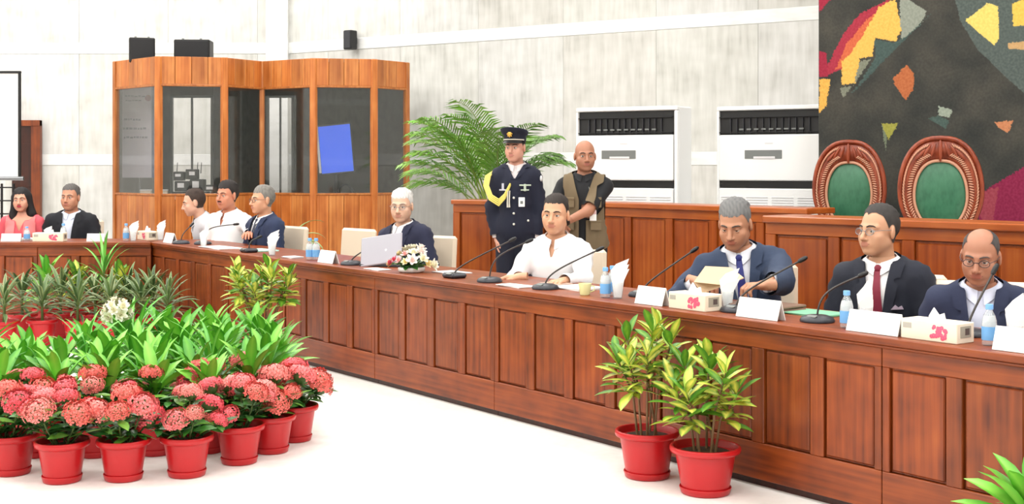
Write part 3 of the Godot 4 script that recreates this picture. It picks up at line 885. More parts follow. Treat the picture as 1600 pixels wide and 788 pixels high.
func throne(at: Vector3, turn: float, label: String, scale: float) -> void:
	var t := thing("throne_chair", label, "chair", at, turn, "carved throne chairs")
	t.scale = Vector3.ONE * scale
	# outline of the oval back: half width by height
	var oval := func(hw: float, y0: float, y1: float, k: int, n: int) -> Vector2:
		var a := -PI * 0.5 + TAU * k / n
		var yy := sin(a)
		var ww := hw * cos(a)
		if yy > 0.0:
			ww = hw * pow(maxf(cos(a), 0.0), 0.78) if cos(a) > 0.0 else -hw * pow(maxf(-cos(a), 0.0), 0.78)
		if yy < 0.0:
			ww *= 1.0 - 0.10 * yy * yy
		return Vector2(ww, lerpf(y0, y1, (yy + 1.0) * 0.5))
	var n := 48
	var outer := []
	var inner := []
	for k in n:
		outer.append(oval.call(0.258, 0.90, 1.60, k, n))
		inner.append(oval.call(0.168, 0.98, 1.45, k, n))
	# carved band between the two ovals, crowned section
	var rows := []
	for j in 7:
		var u := j / 6.0
		var line := []
		for k in n:
			var p: Vector2 = outer[k].lerp(inner[k], u)
			line.append(Vector3(p.x, p.y, 0.02 + 0.028 * sin(PI * clampf(u * 0.9 + 0.05, 0, 1))))
		rows.append(line)
	var back := []
	for k in n:
		back.append(Vector3(outer[k].x, outer[k].y, -0.03))
	rows.push_front(back)
	var back2 := []
	for k in n:
		back2.append(Vector3(inner[k].x, inner[k].y, -0.03))
	rows.append(back2)
	var mb := Mb.new()
	mb.grid(rows, true, true)
	build("back_frame", mb, M.carved, t)
	# rims
	for q in [[outer, 0.016, "outer_rim"], [inner, 0.011, "inner_rim"]]:
		var path := []
		for k in n + 1:
			var p: Vector2 = q[0][k % n]
			path.append(Vector3(p.x, p.y, 0.034))
		mb = Mb.new()
		mb.tube(path, [q[1]], 8, false)
		build(q[2], mb, M.carved_light if q[1] < 0.012 else M.carved, t)
	# two rows of carved leaves leaning outwards along the band
	mb = Mb.new()
	for k in range(8, 89):
		if absi(k - 48) < 4:
			continue
		var po: Vector2 = oval.call(0.258, 0.90, 1.60, k, 96)
		var pi: Vector2 = oval.call(0.168, 0.98, 1.45, k, 96)
		for j in 2:
			var u := 0.27 + 0.42 * j
			var p: Vector2 = po.lerp(pi, u)
			var rad: Vector2 = (po - pi).normalized()
			var side := signf(p.x) if absf(p.x) > 0.01 else 1.0
			var tang := Vector2(-rad.y, rad.x) * side
			var d: Vector2 = (rad * (0.75 if j == 0 else -0.75) + tang * 0.8).normalized()
			var dd := Vector3(d.x, d.y, 0)
			mb.ball(Vector3(p.x, p.y, 0.05), Vector3(0.018, 0.0055, 0.008), Basis(dd, Vector3.BACK.cross(dd), Vector3.BACK), 6, 4)
	var cl := build("carved_leaf", mb, M.carved_light, t)
	cl.set_meta("kind", "stuff")
	# crest with a pointed central leaf
	mb = Mb.new()
	mb.ball(Vector3(0, 1.515, 0.05), Vector3(0.014, 0.075, 0.014), Basis.IDENTITY, 8, 6)
	for s in [-1.0, 1.0]:
		for q in [[0.045, 1.52, 0.5], [0.085, 1.515, 0.9], [0.125, 1.49, 1.15]]:
			mb.ball(Vector3(s * q[0], q[1], 0.05), Vector3(0.011, 0.05, 0.01), Basis(Vector3.BACK, -s * q[2] * -1.0 * 0.6), 8, 6)
	build("crest", mb, M.carved, t)
	# green padded back
	rows = []
	for j in 6:
		var u := j / 5.0
		var line := []
		for k in n:
			var c := Vector2(0, 1.22)
			var p: Vector2 = c.lerp(inner[k], 1.0 - u)
			line.append(Vector3(p.x, p.y, 0.012 + 0.05 * sqrt(1.0 - (1.0 - u) * (1.0 - u) * 0.96)))
		rows.append(line)
	mb = Mb.new()
	mb.grid(rows, true, true)
	build("back_cushion", mb, M.green_pad, t)
	mb = Mb.new()
	mb.prism(inner, -0.02, 0.0)
	build("back_board", mb, M.carved, t)
	boxp("seat", Vector3(0, 0.46, 0.27), Vector3(0.54, 0.10, 0.5), 0.03, M.green_pad, t)
	boxp("seat_rail", Vector3(0, 0.385, 0.27), Vector3(0.56, 0.06, 0.52), 0.01, M.carved, t)
	for q in [[-0.25, 0.03], [0.25, 0.03], [-0.25, 0.5], [0.25, 0.5]]:
		mb = Mb.new()
		mb.lathe([Vector2(0.022, 0), Vector2(0.026, 0.03), Vector2(0.018, 0.08), Vector2(0.032, 0.26), Vector2(0.03, 0.37)], 10, Vector3(q[0], 0, q[1]))
		build("leg", mb, M.carved, t)
	for s in [-1.0, 1.0]:
		mb = Mb.new()
		mb.tube([Vector3(s * 0.14, 0.74, 0.02), Vector3(s * 0.29, 0.70, 0.15), Vector3(s * 0.30, 0.69, 0.42), Vector3(s * 0.29, 0.62, 0.47), Vector3(s * 0.27, 0.42, 0.45)], [0.024, 0.026, 0.026, 0.024, 0.022], 8)
		build("armrest", mb, M.carved, t)
		boxp("back_post", Vector3(s * 0.13, 0.68, -0.005), Vector3(0.05, 0.60, 0.045), 0.008, M.carved, t)

func wall_side_things() -> void:
	air_conditioner(Vector2(0.568, 11.36), Vector2(1.40, 10.87), "white floor-standing air conditioner behind the bald guard")
	air_conditioner(Vector2(1.776, 11.1), Vector2(2.61, 10.61), "white floor-standing air conditioner next to the tapestry")
	tapestry()
	throne(Vector3(2.50, 0, -9.46), -0.55, "carved throne chair with green back, closer to the air conditioner", 1.013)
	throne(Vector3(2.90, 0, -8.66), -0.36, "larger-looking carved throne chair with green back, before the tapestry's middle", 1.02)

# ---------------------------------------------------------------- plants
var L := {}      # leaf and flower meshes, several variants of each kind
func leaf_mesh(r: RandomNumberGenerator, len: float, wid: float, droop: float, fold: float, mid: Color, edge: Color, widest := 0.45, rows := 6, cross := 3, jitter := 0.08) -> ArrayMesh:
	# grows from the origin along +Z, bending down by "droop" radians over its length
	var mb := Mb.new()
	var p := Vector3.ZERO
	var ang := 0.0
	var pts := []
	var k0 := r.randf_range(0.9, 1.1)
	var twist := r.randf_range(-0.25, 0.25)
	for j in rows + 1:
		var t := float(j) / rows
		var w := wid * 0.5 * pow(sin(PI * clampf(pow(t, log(0.5) / log(widest)), 0.0, 1.0)), 0.75)
		if j == 0: w = wid * 0.06
		if j == rows: w = wid * 0.01
		var fw := Vector3(0, -sin(ang), cos(ang))
		var up := Vector3(0, cos(ang), sin(ang))
		var sd := Vector3.RIGHT.rotated(fw, twist * t)
		var line := []
		for q in cross:
			var u := (float(q) / (cross - 1)) * 2.0 - 1.0
			line.append(p + sd * (w * u) + up * (absf(u) * w * fold))
		pts.append(line)
		p += fw * len / rows
		ang += droop * k0 / rows * (0.4 + 1.2 * t)
	var ids := []
	for j in rows + 1:
		var line := []
		for q in cross:
			var du: Vector3 = pts[j][mini(q + 1, cross - 1)] - pts[j][maxi(q - 1, 0)]
			var dw: Vector3 = pts[mini(j + 1, rows)][q] - pts[maxi(j - 1, 0)][q]
			var u := absf((float(q) / (cross - 1)) * 2.0 - 1.0)
			var cc := mid.lerp(edge, clampf(u * 1.1 + r.randf_range(-jitter, jitter) * 2.0, 0.0, 1.0))
			var b := r.randf_range(1.0 - jitter, 1.0 + jitter)
			mb.col = Color(cc.r * b, cc.g * b, cc.b * b)
			line.append(mb.vert(pts[j][q], dw.cross(du).normalized()))
		ids.append(line)
	for j in rows:
		for q in cross - 1:
			mb.tri(ids[j][q], ids[j][q + 1], ids[j + 1][q + 1])
			mb.tri(ids[j][q], ids[j + 1][q + 1], ids[j + 1][q])
	return mb.mesh(true)

func make_leaves() -> void:
	var r := RandomNumberGenerator.new()
	r.seed = 91
	var set_of := func(n: int, f: Callable) -> Array:
		var out := []
		for k in n:
			out.append(f.call(k))
		return out
	L.croton = set_of.call(8, func(k): return leaf_mesh(r, 0.135 + 0.006 * (k % 4), 0.052, 0.45, 0.25, s2l(236, 226, 104) if k % 4 < 3 else s2l(120, 168, 52), s2l(112, 164, 44) if k % 2 == 0 else s2l(62, 124, 44), 0.55, 6, 5, 0.16))
	L.green = set_of.call(6, func(k): return leaf_mesh(r, 0.22 + 0.015 * k, 0.068, 0.75, 0.3, [s2l(132, 196, 72), s2l(108, 180, 58), s2l(150, 208, 86)][k % 3], [s2l(84, 164, 48), s2l(62, 142, 42), s2l(110, 190, 62)][k % 3], 0.5, 6, 3, 0.08))
	L.strap = set_of.call(5, func(k): return leaf_mesh(r, 0.30 + 0.02 * k, 0.026, 1.1, 0.4, [s2l(140, 206, 96), s2l(112, 188, 76)][k % 2], [s2l(92, 176, 66), s2l(72, 152, 58)][k % 2], 0.4, 6, 3, 0.08))
	L.dracaena = set_of.call(6, func(k): return leaf_mesh(r, 0.21 + 0.014 * k, 0.032, 1.0, 0.35, [s2l(56, 86, 46), s2l(70, 102, 52), s2l(44, 74, 42)][k % 3], [s2l(168, 180, 128), s2l(128, 148, 96), s2l(92, 118, 68)][k % 3], 0.45, 6, 5, 0.10))
	L.ixora = set_of.call(5, func(k): return leaf_mesh(r, 0.085 + 0.006 * k, 0.036, 0.4, 0.25, [s2l(46, 96, 38), s2l(60, 118, 44), s2l(120, 168, 66)][k % 3], [s2l(34, 78, 32), s2l(50, 104, 40), s2l(96, 150, 56)][k % 3], 0.5, 4, 3, 0.08))
	L.coral = set_of.call(5, func(k): return flower_head(r, k))
	L.rose = set_of.call(3, func(k): return bloom(r, [s2l(250, 240, 206), s2l(248, 214, 206), s2l(236, 110, 128)][k], [s2l(246, 226, 150), s2l(240, 170, 170), s2l(214, 60, 92)][k], 0.03))
	L.lily = set_of.call(2, func(k): return bloom(r, s2l(252, 250, 242), [s2l(240, 236, 190), s2l(250, 222, 214)][k], 0.042))

func flower_head(r: RandomNumberGenerator, k: int) -> ArrayMesh:
	# dome of four-petalled florets, about 0.12 m across, base at the origin
	var mb := Mb.new()
	var base: Color = [s2l(246, 104, 112), s2l(248, 124, 124), s2l(240, 88, 100), s2l(250, 142, 134), s2l(246, 116, 106)][k]
	var rad := 0.068
	for j in 64:
		var u := (j + 0.5) / 64.0
		var th := acos(1.0 - u * 1.15)
		var ph := j * 2.39996 + k
		var d := Vector3(sin(th) * cos(ph), cos(th) * 0.62, sin(th) * sin(ph))
		var c := d * rad * r.randf_range(0.88, 1.08) + Vector3(0, 0.01, 0)
		var up := d.normalized()
		var x := up.cross(Vector3(0.3, 0.2, 1)).normalized().rotated(up, r.randf() * TAU)
		var y := up.cross(x)
		var b := r.randf_range(0.75, 1.2)
		var s := 0.0135 * r.randf_range(0.85, 1.15)
		for q in 4:
			var a := x.rotated(up, q * PI * 0.5)
			var bb := y.rotated(up, q * PI * 0.5)
			mb.col = Color(base.r * b * 0.9, base.g * b * 0.75, base.b * b * 0.75)
			var i0 := mb.vert(c, up)
			mb.col = Color(base.r * b, base.g * b, base.b * b)
			var i1 := mb.vert(c + a * s * 0.7 + bb * s * 0.45 + up * 0.003, (up + a * 0.3).normalized())
			var i2 := mb.vert(c + a * s * 1.25 + up * 0.001, (up + a * 0.5).normalized())
			var i3 := mb.vert(c + a * s * 0.7 - bb * s * 0.45 + up * 0.003, (up + a * 0.3).normalized())
			mb.tri(i0, i1, i2); mb.tri(i0, i2, i3)
	mb.col = s2l(70, 100, 44)
	mb.ball(Vector3(0, 0.0, 0), Vector3(0.04, 0.035, 0.04), Basis.IDENTITY, 8, 5)
	return mb.mesh(true)

func bloom(r: RandomNumberGenerator, outer: Color, inner: Color, size: float) -> ArrayMesh:
	# rosette of cupped petals opening along +Y
	var mb := Mb.new()
	for ring in 3:
		var n: int = [6, 5, 4][ring]
		var el: float = [0.35, 0.8, 1.2][ring]
		for k in n:
			var a := TAU * (k + 0.5 * ring) / n + r.randf_range(-0.15, 0.15)
			var dir := Vector3(cos(a) * cos(el), sin(el), sin(a) * cos(el))
			var sd := Vector3(-sin(a), 0, cos(a))
			var up := sd.cross(dir).normalized()
			if up.y < 0: up = -up
			var len := size * (1.15 - 0.2 * ring)
			var wd := size * (0.62 - 0.1 * ring)
			var rows := []
			for j in 4:
				var t := j / 3.0
				var w: float = [0.2, 0.85, 1.0, 0.3][j] * wd
				var c := dir * len * t + Vector3(0, 0.004 * ring, 0) + up * (0.2 * len * t * t)
				rows.append([c - sd * w * 0.5 + up * w * 0.2, c, c + sd * w * 0.5 + up * w * 0.2])
			var ids := []
			for j in 4:
				mb.col = inner.lerp(outer, j / 3.0 * (1.0 - 0.25 * ring))
				var line := []
				for q in 3:
					line.append(mb.vert(rows[j][q], up))
				ids.append(line)
			for j in 3:
				for q in 2:
					mb.tri(ids[j][q], ids[j][q + 1], ids[j + 1][q + 1])
					mb.tri(ids[j][q], ids[j + 1][q + 1], ids[j + 1][q])
	mb.col = inner
	mb.ball(Vector3(0, 0.006, 0), Vector3(0.3, 0.25, 0.3) * size, Basis.IDENTITY, 8, 5)
	return mb.mesh(true)

func put_leaf(parent: Node, mesh: Mesh, at: Vector3, az: float, el: float, scale := 1.0, roll := 0.0, called := "leaf", m: Material = null) -> void:
	var b := Basis(Vector3.UP, az) * Basis(Vector3.RIGHT, -el) * Basis(Vector3.BACK, roll)
	part(called, mesh, m if m else M.leaf, parent, Transform3D(b.scaled_local(Vector3.ONE * scale), at))

var pot_cache := {}
func pot(t: Node3D, rr: float, h: float, saucer := true) -> void:
	var key := "%.3f %.3f" % [rr, h]
	if not pot_cache.has(key):
		var y0 := 0.012
		var mb := Mb.new()
		mb.lathe([Vector2(rr * 0.62, y0), Vector2(rr * 0.66, y0 + 0.004), Vector2(rr * 0.84, h - 0.036), Vector2(rr * 0.86, h - 0.03)], 28)
		var rim := Mb.new()
		rim.lathe([Vector2(rr * 0.85, h - 0.034), Vector2(rr * 0.97, h - 0.028), Vector2(rr, h - 0.018), Vector2(rr * 0.99, h - 0.004), Vector2(rr * 0.95, h), Vector2(rr * 0.88, h - 0.004), Vector2(rr * 0.84, h - 0.03)], 28, Vector3.ZERO, Basis.IDENTITY, false)
		var sc := Mb.new()
		sc.lathe([Vector2(rr * 0.60, 0.0), Vector2(rr * 0.68, 0.003), Vector2(rr * 0.73, 0.028), Vector2(rr * 0.715, 0.032), Vector2(rr * 0.665, 0.026), Vector2(rr * 0.64, 0.011), Vector2(rr * 0.4, 0.01)], 28)
		var so := Mb.new()
		so.lathe([Vector2(rr * 0.845, h - 0.032), Vector2(rr * 0.5, h - 0.026), Vector2(0.002, h - 0.022)], 20)
		pot_cache[key] = [mb.mesh(), rim.mesh(), sc.mesh(), so.mesh()]
	var c: Array = pot_cache[key]
	var po := part("pot", c[0], M.pot, t)
	part("rim", c[1], M.pot, po)
	if saucer:
		part("saucer", c[2], M.pot, t)
	part("soil", c[3], M.soil, t)

func croton(at: Vector3, rr: float, ph: float, low: float, high: float, spread: float, stems: int, label: String, sd: int) -> void:
	var r := RandomNumberGenerator.new()
	r.seed = sd
	var t := thing("croton_plant", label, "potted plant", at, r.randf() * 0.5, "tall variegated potted plants")
	pot(t, rr, ph)
	for k in stems:
		var a := TAU * k / stems + r.randf_range(-0.3, 0.3)
		var out := spread * (0.5 if k > 0 else 0.08) * r.randf_range(0.75, 1.1)
		var top := Vector3(cos(a) * out, lerpf(low, high, r.randf_range(0.55, 0.85) if k > 0 else 0.9), sin(a) * out)
		var bot := Vector3(cos(a) * rr * 0.3, ph - 0.03, sin(a) * rr * 0.3)
		var mid := bot.lerp(top, 0.5) + Vector3(-cos(a), 0.1, -sin(a)) * 0.03
		var mb := Mb.new()
		mb.col = s2l(120, 92, 62)
		mb.tube([bot, bot.lerp(mid, 0.6), mid, mid.lerp(top, 0.6), top], [0.006, 0.0055, 0.005, 0.005, 0.004], 6)
		build("stem", mb, M.stem, t, true)
		for j in 19:
			var u := j / 18.0
			var h := top - (top - bot).normalized() * (0.17 * (1.0 - u))
			var az := j * 2.39996 + r.randf_range(-0.3, 0.3) + k
			var el := lerpf(-0.15, 1.15, pow(u, 1.3)) + r.randf_range(-0.2, 0.2)
			put_leaf(t, L.croton[r.randi() % 8], h, az, el, r.randf_range(0.8, 1.12) * lerpf(1.0, 0.85, u), r.randf_range(-0.3, 0.3))

func clump(called: String, kind: String, at: Vector3, n: int, rr: float, ph: float, stem: float, scale: float, label: String, group: String, sd: int, el0 := 0.25, el1 := 1.35) -> Node3D:
	var r := RandomNumberGenerator.new()
	r.seed = sd
	var t := thing(called, label, "potted plant", at, r.randf() * TAU, group)
	pot(t, rr, ph)
	var base := ph - 0.03
	var mb := Mb.new()
	mb.col = s2l(92, 104, 52)
	mb.tube([Vector3(0, base, 0), Vector3(0.004, base + stem * 0.5, 0.003), Vector3(0, base + stem, 0)], [0.013, 0.011, 0.010], 7)
	build("stem", mb, M.stem, t, true)
	for j in n:
		var u := j / float(n - 1)
		var az := j * 2.39996 + r.randf_range(-0.25, 0.25)
		var el := lerpf(el0, el1, u) + r.randf_range(-0.15, 0.15)
		var h := base + stem * lerpf(0.35, 1.0, u)
		put_leaf(t, L[kind][r.randi() % L[kind].size()], Vector3(sin(az) * 0.01, h, cos(az) * 0.01), az, el, scale * r.randf_range(0.82, 1.12), r.randf_range(-0.35, 0.35))
	return t

func ixora(at: Vector3, label: String, sd: int, hk := 1.0) -> void:
	var r := RandomNumberGenerator.new()
	r.seed = sd
	var t := thing("flowering_pot", label, "potted plant", at, r.randf() * TAU, "red pots of coral flowers around the flower island")
	pot(t, 0.124, 0.19)
	var n := 8
	for k in n:
		var a := TAU * k / (n - 1.0) + r.randf_range(-0.25, 0.25)
		var ring := 0.15 if k > 0 else 0.02
		ring *= r.randf_range(0.8, 1.15)
		var hh := (r.randf_range(0.29, 0.43) if k > 0 else 0.45) * hk
		var top := Vector3(cos(a) * ring, hh, sin(a) * ring)
		var mb := Mb.new()
		mb.col = s2l(74, 92, 44)
		mb.tube([Vector3(cos(a) * 0.03, 0.16, sin(a) * 0.03), Vector3(cos(a) * ring * 0.7, lerpf(0.16, hh, 0.55), sin(a) * ring * 0.7), top], [0.005, 0.0045, 0.004], 5)
		build("stem", mb, M.stem, t, true)
		for j in 11:
			var u := j / 10.0
			put_leaf(t, L.ixora[r.randi() % 5], Vector3(cos(a) * ring, 0, sin(a) * ring) * lerpf(0.35, 1.0, u) + Vector3(0, lerpf(0.2, hh - 0.015, u), 0), j * 2.4 + a, r.randf_range(-0.2, 0.6), r.randf_range(0.85, 1.25), r.randf_range(-0.4, 0.4))
		if k != 5 or sd % 2 == 0:
			var d := Vector3(cos(a) * 0.6, 1.0, sin(a) * 0.6).normalized() if k > 0 else Vector3.UP
			var x := d.cross(Vector3.BACK).normalized()
			var b := Basis(x, d, x.cross(d))
			part("flower_cluster", L.coral[r.randi() % 5], M.petal, t, Transform3D(b.scaled_local(Vector3.ONE * r.randf_range(0.6, 1.15)), top))

func palm(at: Vector3) -> void:
	var r := RandomNumberGenerator.new()
	r.seed = 404
	var t := thing("potted_palm", "tall feathery green palm standing behind the officer", "potted plant", at)
	pot(t, 0.2, 0.34)
	var specs := [[-0.9, 1.40, 1.45], [-0.4, 1.45, 1.50], [-1.3, 1.25, 1.35], [-1.5, 1.05, 1.25], [0.6, 1.42, 1.35], [1.2, 1.2, 1.10], [1.35, 1.05, 1.05], [-1.7, 0.72, 1.05], [1.75, 1.3, 0.95], [-1.1, 1.32, 1.40], [2.6, 1.3, 1.3], [-2.4, 1.3, 1.3], [0.1, 1.5, 1.30], [-0.75, 1.48, 1.30], [-1.9, 1.15, 1.30], [-1.45, 1.38, 1.2], [-2.0, 0.95, 1.1], [1.6, 1.35, 1.1], [-1.2, 1.1, 1.2]]
	for k in specs.size():
		var az: float = specs[k][0] + r.randf_range(-0.1, 0.1)
		var el: float = specs[k][1]
		var len: float = specs[k][2] * 0.86
		var dirh := Vector3(sin(az), 0, cos(az))
		var mb := Mb.new()
		var path := []
		var p := Vector3(r.randf_range(-0.06, 0.06), 0.31, r.randf_range(-0.06, 0.06))
		var cane := p
		p += Vector3(dirh.x * 0.06, r.randf_range(0.58, 0.74), dirh.z * 0.06)
		var e := el
		var n := 22
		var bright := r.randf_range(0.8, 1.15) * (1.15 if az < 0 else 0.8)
		for j in n + 1:
			path.append(p)
			p += (dirh * cos(e) + Vector3.UP * sin(e)) * len / n
			e -= 1.5 / n * (0.25 + 1.5 * j / n)
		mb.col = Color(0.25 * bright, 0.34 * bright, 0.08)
		var rad := []
		for j in n + 1:
			rad.append(lerpf(0.009, 0.002, j / float(n)))
		mb.tube(path, rad, 5)
		mb.tube([cane, cane.lerp(path[0], 0.5), path[0]], [0.014, 0.011, 0.009], 6)
		for j in range(6, n):
			var u := (j - 6.0) / (n - 6.0)
			var fw: Vector3 = (path[j + 1] - path[j]).normalized()
			var sd := fw.cross(Vector3.UP).normalized()
			var up := sd.cross(fw)
			for s in [-1.0, 1.0]:
				for h in 2:
					var b := bright * r.randf_range(0.75, 1.2)
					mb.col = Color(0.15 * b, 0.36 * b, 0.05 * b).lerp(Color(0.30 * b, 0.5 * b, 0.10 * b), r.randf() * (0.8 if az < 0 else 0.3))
					var ll := (0.30 * sin(PI * clampf(u * 0.8 + 0.18, 0, 1)) + 0.05) * r.randf_range(0.85, 1.1)
					var d: Vector3 = (sd * s * 0.8 + fw * 0.75 + up * r.randf_range(-0.05, 0.25)).normalized()
					var c0: Vector3 = path[j].lerp(path[j + 1], h * 0.5)
					var c1: Vector3 = c0 + d * ll * 0.5 + up * 0.01
					var c2: Vector3 = c0 + d * ll - Vector3.UP * ll * 0.22
					var wv := fw * 0.011
					var nn := up
					var i0 := mb.vert(c0 - wv * 0.4, nn); var i1 := mb.vert(c0 + wv * 0.4, nn)
					var i2 := mb.vert(c1 - wv, nn); var i3 := mb.vert(c1 + wv, nn); var i4 := mb.vert(c2, nn)
					mb.tri(i0, i1, i3); mb.tri(i0, i3, i2); mb.tri(i2, i3, i4)
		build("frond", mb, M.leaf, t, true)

func arching_plant(at: Vector3) -> void:
	var r := RandomNumberGenerator.new()
	r.seed = 77
	var t := thing("strap_leaf_plant", "plant with pale arching strap leaves behind the man in the navy suit", "potted plant", at)
	pot(t, 0.15, 0.28)
	var mb := Mb.new()
	mb.col = s2l(96, 98, 56)
	mb.tube([Vector3(0, 0.25, 0), Vector3(0, 0.66, 0)], [0.016, 0.012], 7)
	build("stem", mb, M.stem, t, true)
	for k in 16:
		var m := leaf_mesh(r, r.randf_range(0.4, 0.52), 0.05, 2.0, 0.3, s2l(72, 116, 52), s2l(176, 200, 138), 0.4, 9, 3, 0.08)
		put_leaf(t, m, Vector3(0, 0.6 + 0.004 * k, 0), k * 2.4, r.randf_range(0.5, 1.2))

func desk_flowers(at: Vector3, turn: float) -> void:
	var r := RandomNumberGenerator.new()
	r.seed = 8
	var t := thing("flower_arrangement", "low arrangement of white, cream and pink flowers on the desk", "flowers", at, turn)
	var mb := Mb.new()
	mb.lathe([Vector2(0.06, 0.0), Vector2(0.085, 0.008), Vector2(0.09, 0.03), Vector2(0.08, 0.034)], 18)
	build("tray", mb, M.paper, t)
	mb = Mb.new()
	mb.box(Vector3(0, 0.045, 0), Vector3(0.13, 0.035, 0.09), 0.012)
	build("foam", mb, mat(Color8(60, 96, 52), 0.9), t)
	for k in 22:
		put_leaf(t, L.ixora[r.randi() % 5], Vector3(r.randf_range(-0.05, 0.05), 0.045, r.randf_range(-0.03, 0.03)), k * 2.4, r.randf_range(-0.1, 0.5), r.randf_range(1.0, 1.5))
	var spots := [[-0.13, 0.06, 0.03, 2, 0], [-0.09, 0.08, 0.05, 2, 1], [-0.05, 0.075, 0.06, 1, 0], [-0.08, 0.11, 0.0, 0, 0], [-0.02, 0.11, 0.04, 1, 0], [0.03, 0.12, 0.03, 3, 0], [0.07, 0.125, 0.01, 4, 0], [0.045, 0.08, 0.07, 4, 1], [0.10, 0.09, 0.04, 3, 0], [0.13, 0.06, 0.03, 0, 0], [0.0, 0.14, -0.02, 3, 0], [0.05, 0.145, -0.02, 4, 0], [-0.04, 0.13, -0.03, 3, 0], [0.15, 0.05, 0.0, 3, 0], [-0.15, 0.05, 0.0, 0, 0], [0.0, 0.07, 0.075, 0, 0]]
	for q in spots:
		var d := (Vector3(q[0], q[1] - 0.01, q[2] * 1.3)).normalized()
		var x := d.cross(Vector3(0.1, 0.1, 1)).normalized()
		var b := Basis(x, d, x.cross(d))
		var m: Mesh = L.rose[q[3]] if q[3] < 3 else L.lily[q[3] - 3]
		part("bloom", m, M.petal, t, Transform3D(b.scaled_local(Vector3.ONE * r.randf_range(0.9, 1.15)), Vector3(q[0], q[1], q[2])))
		var st := Mb.new()
		st.col = s2l(84, 120, 56)
		st.tube([Vector3(q[0] * 0.35, 0.05, q[2] * 0.35), Vector3(q[0], q[1], q[2])], [0.003], 5)
		build("flower_stem", st, M.stem, t, true)

